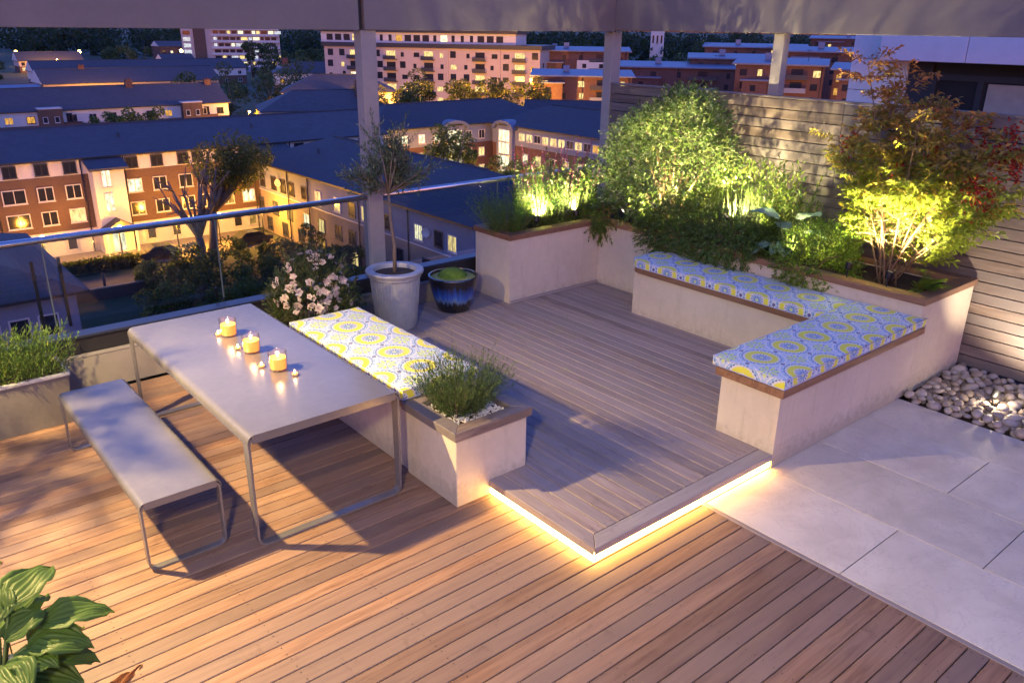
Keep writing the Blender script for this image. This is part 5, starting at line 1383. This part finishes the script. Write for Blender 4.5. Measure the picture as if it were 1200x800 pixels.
tree('round clipped green tree before the arched stair window', 66.5, 93.0, 10.0, 4.3, 5600, .36, TG, 131, trunk=.3)
tree('small olive-green tree at the foot of the round clipped tree', 61.5, 93, 4.6, 2.6, 1800, .34, T1, 132, trunk=.2)
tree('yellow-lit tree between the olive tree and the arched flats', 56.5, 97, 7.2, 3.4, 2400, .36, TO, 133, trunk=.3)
tree('tree before the second arched window half hidden by salvia', 72.5, 88, 7.0, 2.8, 2000, .34, T1, 134, trunk=.25)
k = 0
for (x, y, h, r) in ((99, 150, 13.5, 5.0), (107, 145, 12.5, 4.8), (113, 141, 13.5, 4.8), (120, 136, 12.5, 4.6), (126, 141, 13.5, 4.6), (104, 158, 14.5, 5.4), (92, 156, 13, 4.8), (95, 147, 11.5, 4.4), (110, 150, 14, 5), (117, 145, 13.5, 4.8)):
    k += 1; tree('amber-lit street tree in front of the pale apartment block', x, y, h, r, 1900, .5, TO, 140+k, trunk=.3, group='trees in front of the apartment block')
tree('dark rounded tree at the right foot of the pale apartment block', 134, 141, 8.5, 4.5, 1600, .5, TD, 150, trunk=.3)
k = 0
for (x, y, h, r, c) in ((84, 215, 13, 8, TD), (95, 212, 14, 8, TD), (92, 196, 10.5, 6, TO), (76, 222, 12.5, 7, TD), (106, 222, 14, 7.5, TD), (86, 190, 6.5, 3.6, TO), (80, 183, 5, 2.5, T1)):
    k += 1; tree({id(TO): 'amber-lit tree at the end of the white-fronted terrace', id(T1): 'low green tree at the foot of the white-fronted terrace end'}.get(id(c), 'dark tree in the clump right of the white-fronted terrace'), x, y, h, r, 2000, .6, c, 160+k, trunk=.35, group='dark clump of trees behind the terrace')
for k, (x, y, h, r) in enumerate(((45, 182, 6.6, 3.4), (49.5, 181.5, 7, 3.6), (54, 182, 6.6, 3.4))):
    tree('bushy tree in front of the white-fronted terrace', x, y, h, r, 1500, .5, T1, 170+k, trunk=.2, group='bushes before the white terrace')
for k, (x, y, h, r) in enumerate(((22, 180, 8.5, 4.6), (17, 178, 8, 4))): tree('dark tree at the left end of the white-fronted terrace', x, y, h, r, 1700, .5, T1, 175+k, trunk=.3, group='trees at the left edge')
for k, (x, y, h, r, c) in enumerate(((118, 88, 8.8, 3.6, TD), (112, 79, 8.6, 3.4, TG), (125, 98, 10, 4, TD), (108, 82, 8, 3.4, TD), (104, 86, 8.4, 3.2, TD))):
    tree('bright green tree top showing above the fence' if c is TG else 'dark tree top showing above the fence', x, y, h+2.4, r, 2000, .4, c, 180+k, trunk=.25, group='tree tops above the fence')
for k, (x, y, h, r) in enumerate(((150, 330, 16, 8), (158, 322, 14, 7), (170, 330, 15, 8), (176, 300, 13, 6), (165, 310, 12, 6), (195, 330, 15, 8), (150, 355, 17, 8), (30, 440, 15, 9), (47, 380, 11, 7), (60, 400, 10, 6), (125, 470, 14, 8), (133, 450, 12, 8))):
    tree('dark mature tree in the middle distance', x, y, h, r, 1400, 1.0, TD, 190+k, trunk=.4, group='dark trees in the middle distance')
for k, (x, y, h, r) in enumerate(((225, 190, 16, 8), (236, 182, 17, 9), (246, 172, 16, 8), (258, 190, 19, 10), (270, 176, 18, 9), (240, 205, 17, 8), (285, 200, 20, 10), (300, 180, 18, 9))):
    tree('large dark tree behind the red brick flats', x, y, h, r, 1700, 1.0, TD, 210+k, trunk=.4, group='big dark trees behind the red flats')
# far woods: one mass nobody could count
lv = LV(); rg = rgen(240); n = 520
az = rg.uniform(R(26), R(88), n); d = rg.uniform(560, 1100, n); cx, cy = np.cos(az)*d, np.sin(az)*d; hh = rg.uniform(7, 18, n); rr_ = rg.uniform(7, 13, n)
i = np.repeat(np.arange(n), 130); u = rndu(len(i), rg); P = np.stack([cx, cy, GZ+hh-rr_*.6], 1)[i]+u*rr_[i][:, None]*rg.uniform(.6, 1, (len(i), 1))
P = P[P[:, 2] > GZ-1]; m = len(P)
lv.leaves(P, rndu(m, rg), rndu(m, rg), 2.6, 2.0, cols(m, rg, [(.02, .03, .022), (.03, .042, .026), (.022, .03, .03)], .3))
tag(lv.build('distant_wood'), 'dark wooded skyline far beyond the houses', 'wood', None, 'stuff')
# --- street lamps
M['lamp'] = emit('street_lamp_glow', (1, .55, .13), 60)
lampm = None
def lamp(label, x, y, h, e, z=GZ, col=(1, .42, .04), r=.22):
    t = thing('street_lamp', label, 'street lamp', (x, y, z), 0, None)
    mb = MB(); mb.tube([(0, 0, 0), (0, 0, h), (0, -.5, h+.25)], .07, 6); mb.build('pole', M['gutter'], t)
    mb = MB(); bmesh.ops.create_icosphere(mb.bm, subdivisions=2, radius=r, matrix=Matrix.Translation((0, -.55, h+.12))); mb.build('lamp_head', M['lamp'], t)
    l = bpy.data.lights.new('lamp_light', 'POINT'); l.energy = e*G; l.color = col; l.shadow_soft_size = .3
    o = link(bpy.data.objects.new('lamp_light', l), t); o.location = (0, -.55, h-.35)
lamp('street lamp lighting the porch of the brown flats', 21.6, 88.6, 3.2, 3580)
lamp('street lamp by the left doors of the brown flats', 14.5, 88.5, 3.2, 2617)
lamp('street lamp right of the porch of the brown flats', 27.0, 87.5, 3.2, 2890)
lamp('street lamp under the half-pruned tree', 31.5, 87.5, 3.4, 3168)
lamp('street lamp by the corner where the brown and beige flats meet', 36.2, 86.8, 3.4, 3580)
lamp('street lamp between the hipped houses and the pergola post', 100, 170, 5, 9000)
lamp('street lamp among the amber trees before the apartment block, left', 106, 168, 5, 73920)
lamp('street lamp among the amber trees before the apartment block, right', 124, 152, 5, 73920)
lamp('street lamp in front of the yellow-lit far terrace', 92, 436, 6, 30000)
lamp('street lamp glowing orange beside the tall slab block', 172, 505, 7, 60000, r=.9)
lamp('street lamp glowing in the far trees at left', 88, 505, 7, 40000, r=.8)
lamp('second street lamp glowing in the far trees at left', 118, 505, 7, 40000, r=.8)
lamp('street lamp before the round clipped tree', 71, 97, 3.4, 5460)
lamp('street lamp below the yellow-lit tree', 60, 99, 3.4, 6300)
lamp('street lamp beside the white-fronted terrace end', 76, 184, 4, 7000)
lamp('street lamp behind the white-fronted terrace', 66, 258, 5, 16000)
lamp('street lamp in front of the red brick flats by the corner post', 140, 140, 4, 3500)
lamp('street lamp beside the red brick house nearest the white-panelled building', 158, 96, 4, 8000)
lamp('far street lamp on the skyline left of the slab block', 110, 700, 9, 20000, r=1.0)
# ================================================================== LIGHT
def point(name, loc, e, col, size=.05):
    l = bpy.data.lights.new(name, 'POINT'); l.energy = e*G; l.color = col; l.shadow_soft_size = size
    o = link(bpy.data.objects.new(name, l)); o.location = loc; return o
def spot(name, loc, to, e, col, ang=80, blend=.6, size=.03, parent=None):
    l = bpy.data.lights.new(name, 'SPOT'); l.energy = e*G; l.color = col; l.spot_size = R(ang); l.spot_blend = blend; l.shadow_soft_size = size
    o = link(bpy.data.objects.new(name, l), parent); o.location = loc
    o.rotation_euler = (Vector(to)-Vector(loc)).to_track_quat('-Z', 'Y').to_euler(); return o
# terrace lamps out of frame: a wall lamp at the left and one on the house wall behind
spot('wall_lamp_light', (-.10, 5.45, 2.72), (.9, 4.9, 0), KEY1, (1, .69, .27), 114, .75, .045)
spot('house_lamp_light', (-1.0, 0, 3.75), (2.0, 2.5, 0), KEY2, (1, .79, .42), 110, 1., .22)
# planter spike lights, some of them added as fill
def spike(label, x, y, z, to, e, ang=95, col=(1, .80, .40)):
    t = thing('spike_light', label, 'light', (x, y, z), 0, 'spike lights among the plants')
    d = (Vector(to)-Vector((x, y, z))).normalized(); q = d.to_track_quat('Z', 'Y')
    mb = MB(); mb.lathe([(0, -.02), (.022, -.02), (.03, .0), (.032, .045), (.027, .045), (.026, .03), (0, .03)], 18); b = mb.build('lamp_body', M['iron'], t, 40); b.rotation_euler = q.to_euler(); b.location = (0, 0, .08)
    mb = MB(); mb.lathe([(0, .034), (.025, .033), (.025, .0335)], 16); c = mb.build('lens', M['lens'], t); c.rotation_euler = q.to_euler(); c.location = (0, 0, .08)
    mb = MB(); mb.tube([(0, 0, -.06), (0, 0, .07)], .006, 6); mb.build('spike', M['iron'], t)
    spot('spike_beam', Vector((0, 0, .08))+d*.05, Vector((0, 0, .08))+d, e, col, ang, .7, .02, t)
spike('spike light blazing in the lavender tuft at the planter end', 5.78, 6.50, .86, (6.2, 6.75, 1.6), SP*.65, 140)
spike('spike light in front of the salvia stems', 6.36, 6.48, .86, (6.4, 6.8, 1.6), SP*.40, 140)
spike('spike light low at the left foot of the large variegated shrub', 6.82, 6.24, .86, (7.2, 5.6, 1.4), SP*1.25, 112)
spike('spike light hidden inside the large variegated shrub', 7.02, 5.52, .97, (7.1, 5.55, 1.9), SP*.55, 130)
spike('spike light in front of the tall glowing perennial', 6.97, 4.93, .99, (7.20, 4.58, 1.8), SP*.95, 125)
spike('spike light close to the fence behind the tall glowing perennial', 7.42, 4.55, .86, (7.1, 4.75, 1.6), SP*.55, 120)
spike('spike light at the left foot of the nandina canes', 6.74, 3.42, .87, (7.15, 3.25, 2.4), SP*1.1, 104)
spike('added spike light brightening the nandina from its right foot beside the fern', 6.745, 3.06, .87, (7.15, 2.80, 2.4), SP*.9, 104)  # added lamp, spreads light over the front of the nandina
spike('added tiny fill light between the hosta and the green mound', 6.72, 4.02, .87, (7.05, 3.95, 1.1), SP*.10, 140)  # added to brighten hosta and mound, which the other beams miss
spike('small spike light in the pebble bed', 6.98, 2.12, .03, (7.66, 2.0, 1.0), SP*.40, 125, (1, .80, .55))

point('pebble_glow', (6.93, 2.08, .13), 5, (1, .8, .55), .02)
# ================================================================== SKY
w = bpy.data.worlds.new('World'); SC.world = w; w.use_nodes = True
nt = w.node_tree; nt.nodes.clear()
sky = nt.nodes.new('ShaderNodeTexSky'); sky.sky_type = 'NISHITA'; sky.sun_disc = False; sky.sun_elevation = R(1.2); sky.sun_rotation = R(215); sky.altitude = 50; sky.air_density = 1.2; sky.dust_density = .6; sky.ozone_density = 3.5
tint = nt.nodes.new('ShaderNodeMix'); tint.data_type = 'RGBA'; tint.blend_type = 'MULTIPLY'; tint.inputs[0].default_value = 1; tint.inputs[7].default_value = (*SKYTINT, 1)
bg = nt.nodes.new('ShaderNodeBackground'); bg.inputs['Strength'].default_value = SKYS
wo = nt.nodes.new('ShaderNodeOutputWorld')
nt.links.new(sky.outputs[0], tint.inputs[6]); nt.links.new(tint.outputs[2], bg.inputs[0]); nt.links.new(bg.outputs[0], wo.inputs[0])

# ================================================================== CAMERA
cam = bpy.data.cameras.new('Camera'); co = bpy.data.objects.new('Camera', cam); COL.objects.link(co); SC.camera = co
cam.sensor_fit = 'HORIZONTAL'; cam.sensor_width = 36; cam.lens = 953.94/1200*36; cam.clip_start = .05; cam.clip_end = 6000
p, a, r = R(21.172), R(49.966), R(.7556)
fw = Vector((math.cos(a)*math.cos(p), math.sin(a)*math.cos(p), -math.sin(p))); rt = Vector((math.sin(a), -math.cos(a), 0)); up = rt.cross(fw)
rt, up = rt*math.cos(r)+up*math.sin(r), up*math.cos(r)-rt*math.sin(r)
mt = Matrix((rt, up, -fw)).transposed().to_4x4(); mt.translation = (0, 0, 2.9); co.matrix_world = mt
SC.render.resolution_x = 1024; SC.render.resolution_y = 682
SC.view_settings.view_transform = 'Standard'; SC.view_settings.look = 'None'; SC.view_settings.exposure = EXPO; SC.view_settings.gamma = 1
SC.view_settings.use_curve_mapping = False
